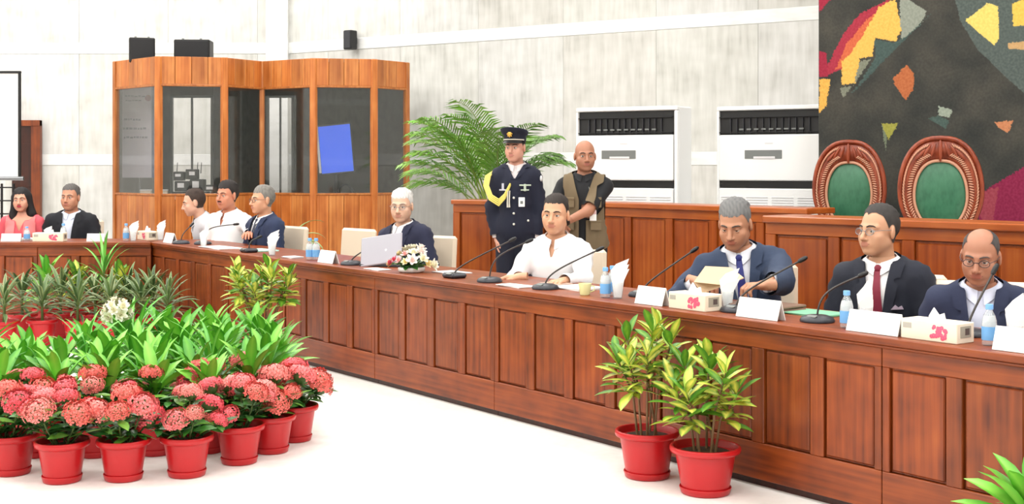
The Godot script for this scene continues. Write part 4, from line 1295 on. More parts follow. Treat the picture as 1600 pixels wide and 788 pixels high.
func plants() -> void:
	make_leaves()
	croton(G(1011, 745), 0.15, 0.22, 0.36, 0.71, 0.38, 7, "yellow-green variegated plant in a red pot, further of the pair before the desk", 3)
	croton(G(1102, 770), 0.158, 0.21, 0.27, 0.62, 0.32, 7, "yellow-green variegated plant in a red pot, nearer of the pair before the desk", 14)
	croton(Vector3(-1.73, 0, -8.95), 0.14, 0.21, 0.42, 0.76, 0.46, 12, "bushy variegated plant on bare stems behind the flower island", 29)
	# ring of coral flowers
	var ring := [[18, 740, "cut by the picture edge"], [97, 752, "first whole pot from the picture's left"], [193, 749, "second whole pot from the picture's left"], [292, 743, "third whole pot from the picture's left"], [374, 723, "fourth whole pot from the picture's left"], [424, 706, "beside the end pot of the row"], [461, 688, "last of the row, nearest the desk"]]
	for k in ring.size():
		ixora(G(ring[k][0], ring[k][1]), "red pot of coral flowers in the front row, " + ring[k][2], 100 + k, 0.84)
	var behind := ["behind the first two whole pots from the left", "behind the second whole front pot", "behind the gap of the second and third whole pots", "behind the third and fourth whole pots", "behind the pot next to the row's end"]
	var bk := -1
	for q in [[56, 712], [150, 712], [243, 709], [333, 697], [385, 684]]:
		bk += 1
		ixora(G(q[0], q[1]), "second-row coral flowering plant " + behind[bk], 130 + int(q[0]), 0.88)
	# green heart of the island
	var k := 0
	var pr := RandomNumberGenerator.new()
	pr.seed = 55
	for row in 7:
		var d := 6.48 + 0.245 * row
		var x := [-1.55, -1.42, -1.36, -1.34, -1.38, -1.46, -1.62][row] as float
		var most := [-2.95, -2.98, -3.0, -2.75, -2.55, -2.5, -2.45][row] as float
		while x > most:
			var at := Vector3(x + pr.randf_range(-0.04, 0.04), 0, -d + pr.randf_range(-0.04, 0.04))
			var strap := (k % 5 == 3 and row > 1)
			var place: String = ["nearest the coral flowers", "in the second line behind the flowers", "in the third line behind the flowers", "in the middle line", "in the third line from the far edge", "in the second line from the far edge", "at the far edge"][row]
			clump("green_foliage_plant", "strap" if strap else "green", at, 30 if strap else 28, 0.085, 0.15, 0.22 + 0.012 * row, 0.95 if strap else 0.84, ("bright grassy narrow-leaved plant of the flower island, " if strap else "bright green broad-leaved plant of the flower island, ") + place, "green plants of the flower island, " + place, 200 + k, 0.15, 1.3)
			x -= pr.randf_range(0.24, 0.29)
			k += 1
	# white blossom head
	var wf := clump("white_flower_plant", "green", Vector3(-2.345, 0, -7.60), 12, 0.085, 0.15, 0.34, 0.9, "plant with one large white blossom head amid green leaves", "", 301)
	var r := RandomNumberGenerator.new()
	r.seed = 12
	for j in 20:
		var th := acos(1.0 - (j + 0.5) / 20.0 * 1.5)
		var ph := j * 2.39996
		var d := Vector3(sin(th) * cos(ph), cos(th), sin(th) * sin(ph))
		var x := d.cross(Vector3(0.2, 0.1, 1)).normalized()
		part("blossom", L.lily[0], M.petal, wf, Transform3D(Basis(x, d, x.cross(d)).scaled_local(Vector3.ONE * r.randf_range(0.8, 1.1)), Vector3(0, 0.565, 0) + d * 0.062))
	# dark striped plants along the far desk
	k = 0
	for q in [[6, 10.2], [66, 10.3], [122, 10.25], [172, 10.3], [220, 10.45], [262, 10.3], [35, 10.7], [95, 10.75], [148, 10.7], [200, 10.8], [238, 10.75]]:
		var row := "front" if k < 6 else "second"
		clump("striped_plant", "dracaena", Vector3((q[0] - 800.0) / F * q[1], 0, -q[1]), 34, 0.125, 0.21, 0.22, 1.0 if k < 6 else 1.05, "%s dark green striped plant in the %s row before the far desk" % [["leftmost", "second from left", "third from left", "fourth from left", "second from right", "rightmost", "leftmost", "second from left", "middle", "second from right", "rightmost"][k], row], "striped plants, %s row" % row, 320 + k, 0.0, 1.3)
		k += 1
	clump("striped_plant", "green", Vector3((72 - 800.0) / F * 11.2, 0, -11.2), 26, 0.12, 0.2, 0.3, 0.8, "mixed green leafy plant touching the far desk below the name cards", "", 341, 0.1, 1.3)
	clump("striped_plant", "croton", Vector3((120 - 800.0) / F * 11.15, 0, -11.15), 34, 0.12, 0.2, 0.3, 1.2, "pale speckled plant in the back row before the far desk", "", 342, 0.0, 1.3)
	clump("striped_plant", "croton", Vector3((188 - 800.0) / F * 11.0, 0, -11.0), 34, 0.12, 0.2, 0.3, 1.25, "yellow-green speckled plant near the desk corner", "", 343, 0.0, 1.3)
	clump("spiky_plant", "strap", Vector3((163 - 800.0) / F * 11.25, 0, -11.25), 26, 0.12, 0.2, 0.42, 0.95, "tall spiky green plant rising at the desk corner", "", 344, 0.3, 1.4)
	# plant at the bottom corner
	clump("green_foliage_plant", "green", Vector3(1.71, 0, -4.2), 30, 0.12, 0.19, 0.16, 1.05, "bright leafy plant at the near end of the desk", "", 361, 0.1, 1.2)
	clump("green_foliage_plant", "green", Vector3(1.93, 0, -4.3), 26, 0.12, 0.19, 0.16, 1.0, "leafy plant mostly outside the picture, by the desk end", "", 362, 0.1, 1.2)
	palm(Vector3(-0.17, 0, -11.85))
	arching_plant(Vector3((450 - 800.0) / F * 12.5, 0, -12.5))
	desk_flowers(desk_at(643, 0.13), yaw_of(T) + 0.5)

# ---------------------------------------------------------------- people: distance fields meshed as surface nets
class Fld:
	const PAD := 0.05
	var o: Vector3
	var c: float
	var nx: int
	var ny: int
	var nz: int
	var d := PackedFloat32Array()
	func _init(lo: Vector3, hi: Vector3, cell: float) -> void:
		o = lo
		c = cell
		nx = int((hi.x - lo.x) / cell) + 2
		ny = int((hi.y - lo.y) / cell) + 2
		nz = int((hi.z - lo.z) / cell) + 2
		d.resize(nx * ny * nz)
		d.fill(9.0)
	func span(lo: Vector3, hi: Vector3) -> PackedInt32Array:
		return PackedInt32Array([maxi(int((lo.x - o.x) / c), 0), mini(int((hi.x - o.x) / c) + 1, nx - 1), maxi(int((lo.y - o.y) / c), 0), mini(int((hi.y - o.y) / c) + 1, ny - 1), maxi(int((lo.z - o.z) / c), 0), mini(int((hi.z - o.z) / c) + 1, nz - 1)])
	func cap(a: Vector3, b: Vector3, ra: float, rb: float, k := 0.02) -> void:
		var pad := Vector3.ONE * (maxf(ra, rb) + PAD)
		var s := span(a.min(b) - pad, a.max(b) + pad)
		var ab := b - a
		var inv := 1.0 / maxf(ab.length_squared(), 1e-9)
		var dr := rb - ra
		for z in range(s[4], s[5] + 1):
			for y in range(s[2], s[3] + 1):
				var at := (z * ny + y) * nx
				var pa := o + Vector3(0, y, z) * c - a
				for x in range(s[0], s[1] + 1):
					var q := Vector3(pa.x + x * c, pa.y, pa.z)
					var t := clampf(q.dot(ab) * inv, 0.0, 1.0)
					var e := (q - ab * t).length() - ra - dr * t
					var old := d[at + x]
					var h := maxf(k - absf(old - e), 0.0)
					d[at + x] = minf(old, e) - h * h * 0.25 / k
	func ell(ctr: Vector3, r: Vector3, k := 0.02, b := Basis.IDENTITY) -> void:
		var m := maxf(r.x, maxf(r.y, r.z))
		var pad := (r if b == Basis.IDENTITY else Vector3.ONE * m) + Vector3.ONE * PAD
		var s := span(ctr - pad, ctr + pad)
		var turned := b != Basis.IDENTITY
		var ib := b.transposed()
		var r1 := Vector3.ONE / r
		for z in range(s[4], s[5] + 1):
			for y in range(s[2], s[3] + 1):
				var at := (z * ny + y) * nx
				var pa := o + Vector3(0, y, z) * c - ctr
				for x in range(s[0], s[1] + 1):
					var q := Vector3(pa.x + x * c, pa.y, pa.z)
					if turned:
						q = ib * q
					var u := q * r1
					var k0 := u.length()
					var e := k0 * (k0 - 1.0) / maxf((u * r1).length(), 1e-6)
					var old := d[at + x]
					var h := maxf(k - absf(old - e), 0.0)
					d[at + x] = minf(old, e) - h * h * 0.25 / k
	func dig(ctr: Vector3, r: Vector3, k := 0.01) -> void:
		var s := span(ctr - r - Vector3.ONE * 0.03, ctr + r + Vector3.ONE * 0.03)
		var r1 := Vector3.ONE / r
		for z in range(s[4], s[5] + 1):
			for y in range(s[2], s[3] + 1):
				var at := (z * ny + y) * nx
				var pa := o + Vector3(0, y, z) * c - ctr
				for x in range(s[0], s[1] + 1):
					var u := Vector3(pa.x + x * c, pa.y, pa.z) * r1
					var k0 := u.length()
					var e := -k0 * (k0 - 1.0) / maxf((u * r1).length(), 1e-6)
					var old := d[at + x]
					var h := maxf(k - absf(old - e), 0.0)
					d[at + x] = maxf(old, e) + h * h * 0.25 / k
	func at(p: Vector3) -> float:
		var q := (p - o) / c
		var x := clampi(int(q.x), 0, nx - 2)
		var y := clampi(int(q.y), 0, ny - 2)
		var z := clampi(int(q.z), 0, nz - 2)
		var i := (z * ny + y) * nx + x
		var u := clampf(q.x - x, 0, 1)
		var w := clampf(q.y - y, 0, 1)
		var a := lerpf(lerpf(d[i], d[i + 1], u), lerpf(d[i + nx], d[i + nx + 1], u), w)
		i += nx * ny
		return lerpf(a, lerpf(lerpf(d[i], d[i + 1], u), lerpf(d[i + nx], d[i + nx + 1], u), w), clampf(q.z - z, 0, 1))
	func surf(iso: float) -> Array:      # [points, normals, triangle indices]
		var pts := PackedVector3Array()
		var idx := PackedInt32Array()
		var at_cell := PackedInt32Array()
		at_cell.resize(nx * ny * nz)
		at_cell.fill(-1)
		var sy := nx
		var sz := nx * ny
		var off := PackedInt32Array([0, 1, sy, sy + 1, sz, sz + 1, sz + sy, sz + sy + 1])
		var e0 := PackedInt32Array([0, 2, 4, 6, 0, 1, 4, 5, 0, 1, 2, 3])
		var e1 := PackedInt32Array([1, 3, 5, 7, 2, 3, 6, 7, 4, 5, 6, 7])
		var near := c * 3.0
		for z in nz - 1:
			for y in ny - 1:
				var row := z * sz + y * sy
				for x in nx - 1:
					var i0 := row + x
					var d0 := d[i0] - iso
					if d0 > near or d0 < -near:
						continue
					var f := PackedFloat32Array([d0, d[i0 + 1] - iso, d[i0 + sy] - iso, d[i0 + sy + 1] - iso, d[i0 + sz] - iso, d[i0 + sz + 1] - iso, d[i0 + sz + sy] - iso, d[i0 + sz + sy + 1] - iso])
					var cnt := 0
					for q in 8:
						if f[q] < 0.0: cnt += 1
					if cnt == 0 or cnt == 8:
						continue
					var sum := Vector3.ZERO
					var m := 0
					for e in 12:
						var a := e0[e]
						var b := e1[e]
						if (f[a] < 0.0) != (f[b] < 0.0):
							var t := f[a] / (f[a] - f[b])
							var pa := Vector3(a & 1, (a >> 1) & 1, a >> 2)
							sum += pa.lerp(Vector3(b & 1, (b >> 1) & 1, b >> 2), t)
							m += 1
					at_cell[i0] = pts.size()
					pts.append(o + (Vector3(x, y, z) + sum / m) * c)
		for z in range(1, nz - 1):
			for y in range(1, ny - 1):
				var row := z * sz + y * sy
				for x in range(1, nx - 1):
					var i0 := row + x
					if at_cell[i0] < 0:
						continue
					var s0 := d[i0] < iso
					for ax in 3:
						var step: int = [1, sy, sz][ax]
						if (d[i0 + step] < iso) == s0:
							continue
						var u: int = [sy, sz, 1][ax]
						var w: int = [sz, 1, sy][ax]
						var q0 := at_cell[i0]; var q1 := at_cell[i0 - u]; var q2 := at_cell[i0 - u - w]; var q3 := at_cell[i0 - w]
						if q1 < 0 or q2 < 0 or q3 < 0:
							continue
						if s0:
							idx.append_array(PackedInt32Array([q0, q2, q1, q0, q3, q2]))
						else:
							idx.append_array(PackedInt32Array([q0, q1, q2, q0, q2, q3]))
		var nor := PackedVector3Array()
		nor.resize(pts.size())
		for k in range(0, idx.size(), 3):
			var a := idx[k]; var b := idx[k + 1]; var e := idx[k + 2]
			var n := (pts[e] - pts[a]).cross(pts[b] - pts[a])
			nor[a] += n; nor[b] += n; nor[e] += n
		for k in nor.size():
			nor[k] = nor[k].normalized()
		return [pts, nor, idx]

func emit(mb: Mb, s: Array, xf: Transform3D, keep: Callable, col: Callable, push: Callable = NONE, mirror := false) -> void:
	# adds a surface to mb, cut along keep(p) = 0, moved by xf
	var pts: PackedVector3Array = s[0]
	var nor: PackedVector3Array = s[1]
	var idx: PackedInt32Array = s[2]
	var g := PackedFloat32Array()
	g.resize(pts.size())
	var cut := keep.is_valid()
	for k in pts.size():
		g[k] = keep.call(pts[k]) if cut else 1.0
	var vx := PackedVector3Array()
	vx.resize(pts.size())
	for k in pts.size():
		var p := pts[k]
		if push.is_valid() and g[k] > 0.0:
			p += nor[k] * push.call(p, g[k])
		vx[k] = p
	var made := PackedInt32Array()
	made.resize(pts.size())
	made.fill(-1)
	var nb := xf.basis.orthonormalized()
	var add := func(p: Vector3, n: Vector3, cc: Color) -> int:
		if mirror:
			p.x = -p.x
			n.x = -n.x
		mb.v.append(xf * p); mb.n.append(nb * n); mb.c.append(cc)
		return mb.v.size() - 1
	for k in range(0, idx.size(), 3):
		var t := [idx[k], idx[k + 1], idx[k + 2]]
		var m := (1 if g[t[0]] > 0.0 else 0) + (1 if g[t[1]] > 0.0 else 0) + (1 if g[t[2]] > 0.0 else 0)
		if m == 0:
			continue
		var ring := []
		for q in 3:
			var a: int = t[q]
			var b: int = t[(q + 1) % 3]
			if g[a] > 0.0:
				if made[a] < 0:
					made[a] = add.call(vx[a], nor[a], col.call(pts[a]))
				ring.append(made[a])
			if (g[a] > 0.0) != (g[b] > 0.0):
				var u := g[a] / (g[a] - g[b])
				ring.append(add.call(vx[a].lerp(vx[b], u), nor[a].lerp(nor[b], u).normalized(), col.call(pts[a].lerp(pts[b], u))))
		for q in range(1, ring.size() - 1):
			mb.i.append(ring[0])
			mb.i.append(ring[q + 1] if mirror else ring[q])
			mb.i.append(ring[q] if mirror else ring[q + 1])

var hand_cache := {}
func hand_surf(curl: float, spread: float) -> Array:
	# right hand: wrist at the origin, fingers along +Z, palm down, thumb on -X... mirrored for the other
	var key := "%.2f %.2f" % [curl, spread]
	if hand_cache.has(key):
		return hand_cache[key]
	var f := Fld.new(Vector3(-0.075, -0.11, -0.05), Vector3(0.075, 0.045, 0.22), 0.0042)
	f.cap(Vector3(0, 0, -0.06), Vector3(0, 0, 0.01), 0.026, 0.024, 0.01)
	f.ell(Vector3(0, 0, 0.045), Vector3(0.038, 0.015, 0.048), 0.015)
	var xs := [-0.030, -0.010, 0.010, 0.029]
	var ln := [0.068, 0.078, 0.073, 0.056]
	for k in 4:
		var base := Vector3(xs[k], 0.002, 0.084 - 0.006 * absf(k - 1.2))
		f.cap(Vector3(xs[k] * 0.6, 0, 0.02), base, 0.012, 0.0105, 0.008)
		var a := 0.10 + curl * 0.6
		var p := base
		var yaw: float = (k - 1.5) * spread
		for j in 3:
			var len: float = ln[k] * [0.46, 0.31, 0.26][j]
			var q := p + Vector3(sin(yaw) * cos(a), -sin(a), cos(yaw) * cos(a)) * len
			f.cap(p, q, 0.0098 - 0.0008 * j, 0.009 - 0.0009 * j, 0.003)
			p = q
			a += curl * (0.95 if j == 0 else 0.7)
	f.cap(Vector3(-0.018, -0.004, 0.012), Vector3(-0.040, -0.010, 0.042), 0.015, 0.012, 0.012)
	f.cap(Vector3(-0.040, -0.010, 0.042), Vector3(-0.050 + curl * 0.02, -0.016 - curl * 0.012, 0.072), 0.0115, 0.0105, 0.004)
	f.cap(Vector3(-0.050 + curl * 0.02, -0.016 - curl * 0.012, 0.072), Vector3(-0.050 + curl * 0.035, -0.020 - curl * 0.02, 0.098), 0.0105, 0.008, 0.004)
	hand_cache[key] = f.surf(0.0)
	return hand_cache[key]

func head_field(fw: float, jaw: float, nose: float, neck: float) -> Fld:
	var f := Fld.new(Vector3(-0.105, -0.20, -0.135), Vector3(0.105, 0.145, 0.14), 0.0044)
	f.ell(Vector3(0, 0.033, -0.012), Vector3(0.076 * fw, 0.088, 0.097), 0.02)
	f.ell(Vector3(0, -0.03, 0.018), Vector3(0.063 * fw, 0.086, 0.075), 0.03)
	for s in [-1.0, 1.0]:
		f.cap(Vector3(s * 0.050 * fw * jaw, -0.055, 0.0), Vector3(s * 0.020 * jaw, -0.094, 0.060), 0.020, 0.018, 0.025)
		f.ell(Vector3(s * 0.044 * fw, -0.026, 0.058), Vector3(0.022, 0.017, 0.02), 0.02)
		f.ell(Vector3(s * 0.034 * fw, -0.052, 0.052), Vector3(0.026, 0.030, 0.028), 0.03)
		f.cap(Vector3(s * 0.010, 0.021, 0.087), Vector3(s * 0.046 * fw, 0.020, 0.068), 0.0095, 0.009, 0.016)
	f.ell(Vector3(0, -0.099, 0.071), Vector3(0.022 * jaw, 0.016, 0.018), 0.02)
	f.ell(Vector3(0, -0.062, 0.082), Vector3(0.027, 0.02, 0.018), 0.02)
	for s in [-1.0, 1.0]:
		f.dig(Vector3(s * 0.032, 0.001, 0.105), Vector3(0.019, 0.012, 0.020), 0.014)
	f.cap(Vector3(0, 0.014, 0.089), Vector3(0, -0.034, 0.110 + 0.004 * nose), 0.0075, 0.0125 * nose, 0.012)
	for s in [-1.0, 1.0]:
		f.ell(Vector3(s * 0.0125 * nose, -0.039, 0.099), Vector3(0.009, 0.008, 0.011), 0.008)
	f.cap(Vector3(-0.017, -0.0565, 0.094), Vector3(0.017, -0.0565, 0.094), 0.0052, 0.0052, 0.006)
	f.cap(Vector3(-0.014, -0.0685, 0.094), Vector3(0.014, -0.0685, 0.094), 0.0062, 0.0062, 0.006)
	for s in [-1.0, 1.0]:
		f.ell(Vector3(s * (0.076 * fw + 0.003), -0.006, -0.012), Vector3(0.0095, 0.033, 0.019), 0.006, Basis(Vector3.UP, s * 0.35) * Basis(Vector3.RIGHT, -0.15))
	f.cap(Vector3(0, -0.06, -0.022), Vector3(0, -0.25, -0.05), 0.052 * neck, 0.058 * neck, 0.03)
	return f

func elbow_of(sh: Vector3, wr: Vector3, l1: float, l2: float, pole: Vector3) -> Vector3:
	var v := wr - sh
	var L0 := clampf(v.length(), 0.05, l1 + l2 - 0.005)
	var u := v.normalized()
	var a := (l1 * l1 - l2 * l2 + L0 * L0) / (2.0 * L0)
	var h := sqrt(maxf(l1 * l1 - a * a, 0.0))
	var p := (pole - u * pole.dot(u)).normalized()
	return sh + u * a + p * h

func ring_tube(ctr: Vector3, rx: float, ry: float, rad: float, n := 20, b := Basis.IDENTITY) -> Array:
	var path := []
	for k in n + 1:
		var a := TAU * k / n
		path.append(ctr + b * Vector3(cos(a) * rx, sin(a) * ry, 0))
	return path

func cloth(col: Color, sd := 0, rough := 0.85) -> StandardMaterial3D:
	var m := mat(col, rough)
	m.rim_enabled = true
	m.rim = 0.25
	m.rim_tint = 0.6
	return m

# spec keys: label, eye (world point between the eyes), yaw, lean, roll, scale, hyaw, hpitch, hroll, skin, hair, hcol, outfit colours, hands
func person(sp: Dictionary) -> Node3D:
	var s: float = sp.get("scale", 1.0)
	var standing: bool = sp.get("standing", false)
	var fem: bool = sp.get("fem", false)
	var yaw := deg_to_rad(sp.yaw)
	var torso := Transform3D(Basis(Vector3.BACK, deg_to_rad(sp.get("roll", 0.0))) * Basis(Vector3.RIGHT, deg_to_rad(sp.get("lean", 4.0))), Vector3.ZERO)
	var hb := Basis(Vector3.UP, deg_to_rad(sp.get("hyaw", sp.yaw) - sp.yaw)) * Basis(Vector3.RIGHT, deg_to_rad(sp.get("hpitch", 0.0))) * Basis(Vector3.BACK, deg_to_rad(sp.get("hroll", 0.0)))
	hb = torso.basis.inverse() * hb          # the head keeps level whatever the lean
	var pivot := Vector3(0, 0.60, 0.0)
	var headx := Transform3D(hb, pivot + hb * Vector3(0, 0.10, 0.018))
	headx.origin += Vector3(0, 0, sp.get("jut", 0.0))
	var rootb := Basis(Vector3.UP, yaw).scaled(Vector3.ONE * s)
	var eye_local := torso * (headx * Vector3(0, 0, 0.03))
	var hip: Vector3 = sp.eye - rootb * eye_local
	var t := thing("person", sp.label, "person", Vector3(hip.x, 0, hip.z), yaw)
	t.scale = Vector3.ONE * s
	var hy := hip.y / s            # hip height in own units
	torso.origin = Vector3(0, hy, 0)
	var inv := (t.transform * torso).affine_inverse()
	# ---- joints in the torso frame
	var wide: float = sp.get("wide", 1.0)
	var shx := 0.178 * wide
	var arms := []
	for k in 2:                      # 0: own right (-x), 1: own left (+x)
		var sg := -1.0 if k == 0 else 1.0
		var sh := Vector3(sg * shx, 0.458, 0.0)
		var key := "rh" if k == 0 else "lh"
		var wr: Vector3
		if sp.has(key):
			wr = inv * sp[key]
		elif standing:
			wr = Vector3(sg * 0.17 * wide + sg * 0.025, -0.07, 0.02)
		else:
			wr = torso.affine_inverse() * Vector3(sg * 0.09, hy + 0.13, 0.25)
		var pole: Vector3 = sp.get("pole", Vector3(0, -0.7, -0.25)) + Vector3(sg * 0.55, 0, 0)
		var l1 := 0.285
		var l2 := 0.255
		var v := wr - sh
		if v.length() > l1 + l2 - 0.01:
			wr = sh + v.normalized() * (l1 + l2 - 0.01)
		arms.append([sh, elbow_of(sh, wr, l1, l2, pole), wr])
	# ---- body field
	var lo := Vector3(-0.30, -0.14, -0.21)
	var hi := Vector3(0.30, 0.66, 0.24)
	for a in arms:
		for q in 3:
			lo = lo.min(a[q] - Vector3.ONE * 0.10)
			hi = hi.max(a[q] + Vector3.ONE * 0.10)
	var f := Fld.new(lo, hi, 0.0125)
	var bel: float = sp.get("belly", 0.0)
	f.ell(Vector3(0, 0.03, 0), Vector3(0.165, 0.13, 0.12), 0.03)
	f.ell(Vector3(0, 0.19, 0.012 + bel * 0.5), Vector3(0.145 * wide + bel * 0.4, 0.17, 0.108 + bel), 0.06)
	f.ell(Vector3(0, 0.37, 0.004), Vector3(0.158 * wide, 0.165, 0.112), 0.06)
	if fem:
		for sg in [-1.0, 1.0]:
			f.ell(Vector3(sg * 0.07, 0.34, 0.085), Vector3(0.06, 0.06, 0.05), 0.04)
	f.cap(Vector3(-shx + 0.035, 0.466, -0.008), Vector3(shx - 0.035, 0.466, -0.008), 0.056, 0.056, 0.05)
	for sg in [-1.0, 1.0]:
		f.cap(Vector3(sg * 0.02, 0.528, -0.022), Vector3(sg * 0.125 * wide, 0.482, -0.014), 0.046, 0.04, 0.05)
	f.cap(Vector3(0, 0.48, -0.02), Vector3(0, 0.60, 0.0), 0.056 if not fem else 0.048, 0.052 if not fem else 0.045, 0.03)
	for a in arms:
		f.cap(a[0], a[1], 0.050 if not fem else 0.043, 0.040 if not fem else 0.035, 0.04)
		f.cap(a[1], a[2], 0.040 if not fem else 0.034, 0.027 if not fem else 0.023, 0.03)
	var skin: Color = sp.skin.srgb_to_linear()
	var skinf := func(_p): return skin
	var none: Callable = NONE
	var body := Mb.new()
	emit(body, f.surf(0.0), Transform3D.IDENTITY, func(p: Vector3): return 0.575 - p.y, skinf)
	# ---- hands
	for k in 2:
		var a: Array = arms[k]
		var dir: Vector3 = (a[2] - a[1]).normalized()
		var aim: Vector3 = dir
		var keyd := "rdir" if k == 0 else "ldir"
		if sp.has(keyd):
			aim = (inv.basis * (sp[keyd] as Vector3)).normalized()
		var upw: Vector3 = inv.basis * Vector3.UP
		var keyp := "rup" if k == 0 else "lup"
		if sp.has(keyp):
			upw = inv.basis * (sp[keyp] as Vector3)
		if standing and not sp.has(keyp):
			upw = Vector3(-1.0 if k == 0 else 1.0, 0, 0)
		var x := upw.cross(aim).normalized()
		var hbs := Basis(x, aim.cross(x), aim)
		# thumb points to the middle of the body: own right hand has it on +x when the palm is down
		emit(body, hand_surf(sp.get("curl", 0.35), 0.06), Transform3D(hbs.scaled_local(Vector3.ONE * (0.94 if fem else 1.04)), a[2]), none, skinf, NONE, k == 0)
	# ---- head
	var hf := head_field(sp.get("fw", 1.0), sp.get("jaw", 1.0), sp.get("nose", 1.0), 0.86 if fem else 1.0)
	var hs := hf.surf(0.0)
	var lip: Color = sp.get("lip", sp.skin.lerp(Color8(160, 80, 76), 0.42)).srgb_to_linear()
	var red := skin.lerp(Color(skin.r * 1.05, skin.g * 0.8, skin.b * 0.75), 1.0)
	var stub: float = sp.get("stubble", 0.0)
	var hairl: Color = sp.get("hcol", Color8(30, 24, 22)).srgb_to_linear()
	var headcol := func(p: Vector3) -> Color:
		var cc := skin
		if p.z > 0.06 and absf(p.x) < 0.026 * (1.0 - absf(p.y + 0.0625) / 0.03) and p.y < -0.051 and p.y > -0.075:
			return lip
		if absf(p.y + 0.0625) < 0.0016 and absf(p.x) < 0.027 and p.z > 0.06:
			return lip * 0.6
		if stub > 0.0 and p.y < -0.04 and p.z > 0.0:
			cc = cc.lerp(hairl, stub * (0.7 + 0.3 * sin(p.x * 900.0) * sin(p.y * 1100.0)))
		return cc
	emit(body, hs, headx, func(p: Vector3): return p.y + 0.185, headcol)
	# eyes with lids
	for sg in [-1.0, 1.0]:
		var st := body.v.size()
		body.col = Color(0.55, 0.53, 0.50)
		body.ball(Vector3(sg * 0.0315, 0.001, 0.0745), Vector3(0.0130, 0.0130, 0.0130), Basis.IDENTITY, 14, 10)
		body.col = s2l(38, 24, 18)
		body.ball(Vector3(sg * 0.0315 + sp.get("gaze", 0.0), 0.0005, 0.0838), Vector3(0.0068, 0.0066, 0.0042), Basis.IDENTITY, 10, 6)
		body.col = skin * 0.92
		var shut: float = sp.get("lids", 0.0)
		body.ball(Vector3(sg * 0.0315, 0.0100 - shut * 0.006, 0.0742), Vector3(0.0150, 0.0092 + shut * 0.002, 0.0148), Basis.IDENTITY, 14, 8)
		body.ball(Vector3(sg * 0.0315, -0.0095, 0.0735), Vector3(0.0145, 0.0080, 0.0142), Basis.IDENTITY, 14, 8)
		for q in range(st, body.v.size()):
			body.v[q] = headx * body.v[q]
			body.n[q] = headx.basis * body.n[q]
	var skm: StandardMaterial3D = M.skin
	var bn := build("body", body, skm, t, true, torso)
	# ---- hair, brows, moustache
	var hc: Color = sp.get("hcol", Color8(30, 24, 22))
	var hm := mat(hc, 0.75)
	hm.vertex_color_use_as_albedo = true
	var style: String = sp.get("hair", "short")
	var hl: float = sp.get("hairline", 0.064)
	if style != "bald":
		var keep := func(p: Vector3) -> float:
			var zz := clampf((p.z + 0.028) / 0.075, 0.0, 1.0)
			var y0 := lerpf(-0.058, hl, zz * zz * (3.0 - 2.0 * zz))
			if p.z > 0.04:
				y0 += sp.get("recede", 0.0) * absf(p.x) * 4.0 * (p.z - 0.04) * 6.0
			var g := p.y - y0 + 0.002 * sin(p.x * 170.0 + 1.0) + 0.002 * sin(p.x * 390.0 + p.z * 200.0)
			# the ear stays free
			var ear := Vector2((p.z + 0.012) / 0.024, (p.y + 0.004) / 0.036).length() - 1.0
			if absf(p.x) > 0.055:
				g = minf(g, ear * 0.02)
			if style == "balding":
				g = minf(g, Vector3(p.x / 0.062, (p.y - 0.12) / 0.07, (p.z - 0.035) / 0.085).length() * 0.05 - 0.05)
			return g
		var thick: float = sp.get("hthick", 0.012)
		var hmb := Mb.new()
		emit(hmb, hf.surf(0.0015), headx, keep, func(p: Vector3):
			var q := 0.88 + 0.10 * sin(p.x * 420.0 + p.y * 60.0 + 2.0 * sin(p.z * 90.0)) + 0.08 * sin(p.x * 230.0 - p.z * 170.0 + p.y * 120.0)
			return Color(q, q, q), func(p, g): return clampf(g / 0.055, 0.04, 1.0) * thick * (1.0 + 0.16 * sin(p.x * 210.0 + p.z * 60.0) + 0.10 * sin(p.z * 260.0 + p.y * 90.0)) * (1.3 if p.y > 0.07 else 0.8))
		if hmb.v.size() > 0:
			build("hair", hmb, hm, t, true, torso)
	if style == "long":
		var lf := Fld.new(Vector3(-0.16, -0.36, -0.19), Vector3(0.16, 0.17, 0.13), 0.008)
		lf.ell(Vector3(0, 0.035, -0.03), Vector3(0.096, 0.104, 0.105), 0.03)
		for sg in [-1.0, 1.0]:
			lf.cap(Vector3(sg * 0.068, 0.03, -0.02), Vector3(sg * 0.088, -0.15, -0.03), 0.036, 0.045, 0.03)
			lf.cap(Vector3(sg * 0.088, -0.15, -0.03), Vector3(sg * 0.095, -0.28, 0.02 if sg < 0 else -0.04), 0.045, 0.03, 0.03)
		lf.cap(Vector3(0, 0, -0.07), Vector3(0, -0.25, -0.09), 0.07, 0.06, 0.03)
		lf.dig(Vector3(0, -0.045, 0.10), Vector3(0.066, 0.115, 0.11), 0.012)
		var lm := Mb.new()
		emit(lm, lf.surf(0.0), headx, none, func(_p): return Color.WHITE)
		build("long_hair", lm, hm, t, true, torso)
	var browm := mat(sp.get("bcol", hc), 0.8)
	for sg in [-1.0, 1.0]:
		var bm := Mb.new()
		bm.tube([headx * Vector3(sg * 0.012, 0.0215, 0.0965), headx * Vector3(sg * 0.028, 0.0275, 0.0945), headx * Vector3(sg * 0.042, 0.0265, 0.0845), headx * Vector3(sg * 0.052, 0.019, 0.073)], [0.0032, 0.0042, 0.0036, 0.002], 6)
		build("eyebrow", bm, browm, t, false, torso)
	if sp.get("moustache", false):
		var mm := Mb.new()
		for sg in [-1.0, 1.0]:
			mm.tube([headx * Vector3(0, -0.050, 0.101), headx * Vector3(sg * 0.014, -0.0505, 0.099), headx * Vector3(sg * 0.029, -0.058, 0.088)], [0.0055, 0.006, 0.003], 7)
		build("moustache", mm, mat(hc, 0.85), t, false, torso)
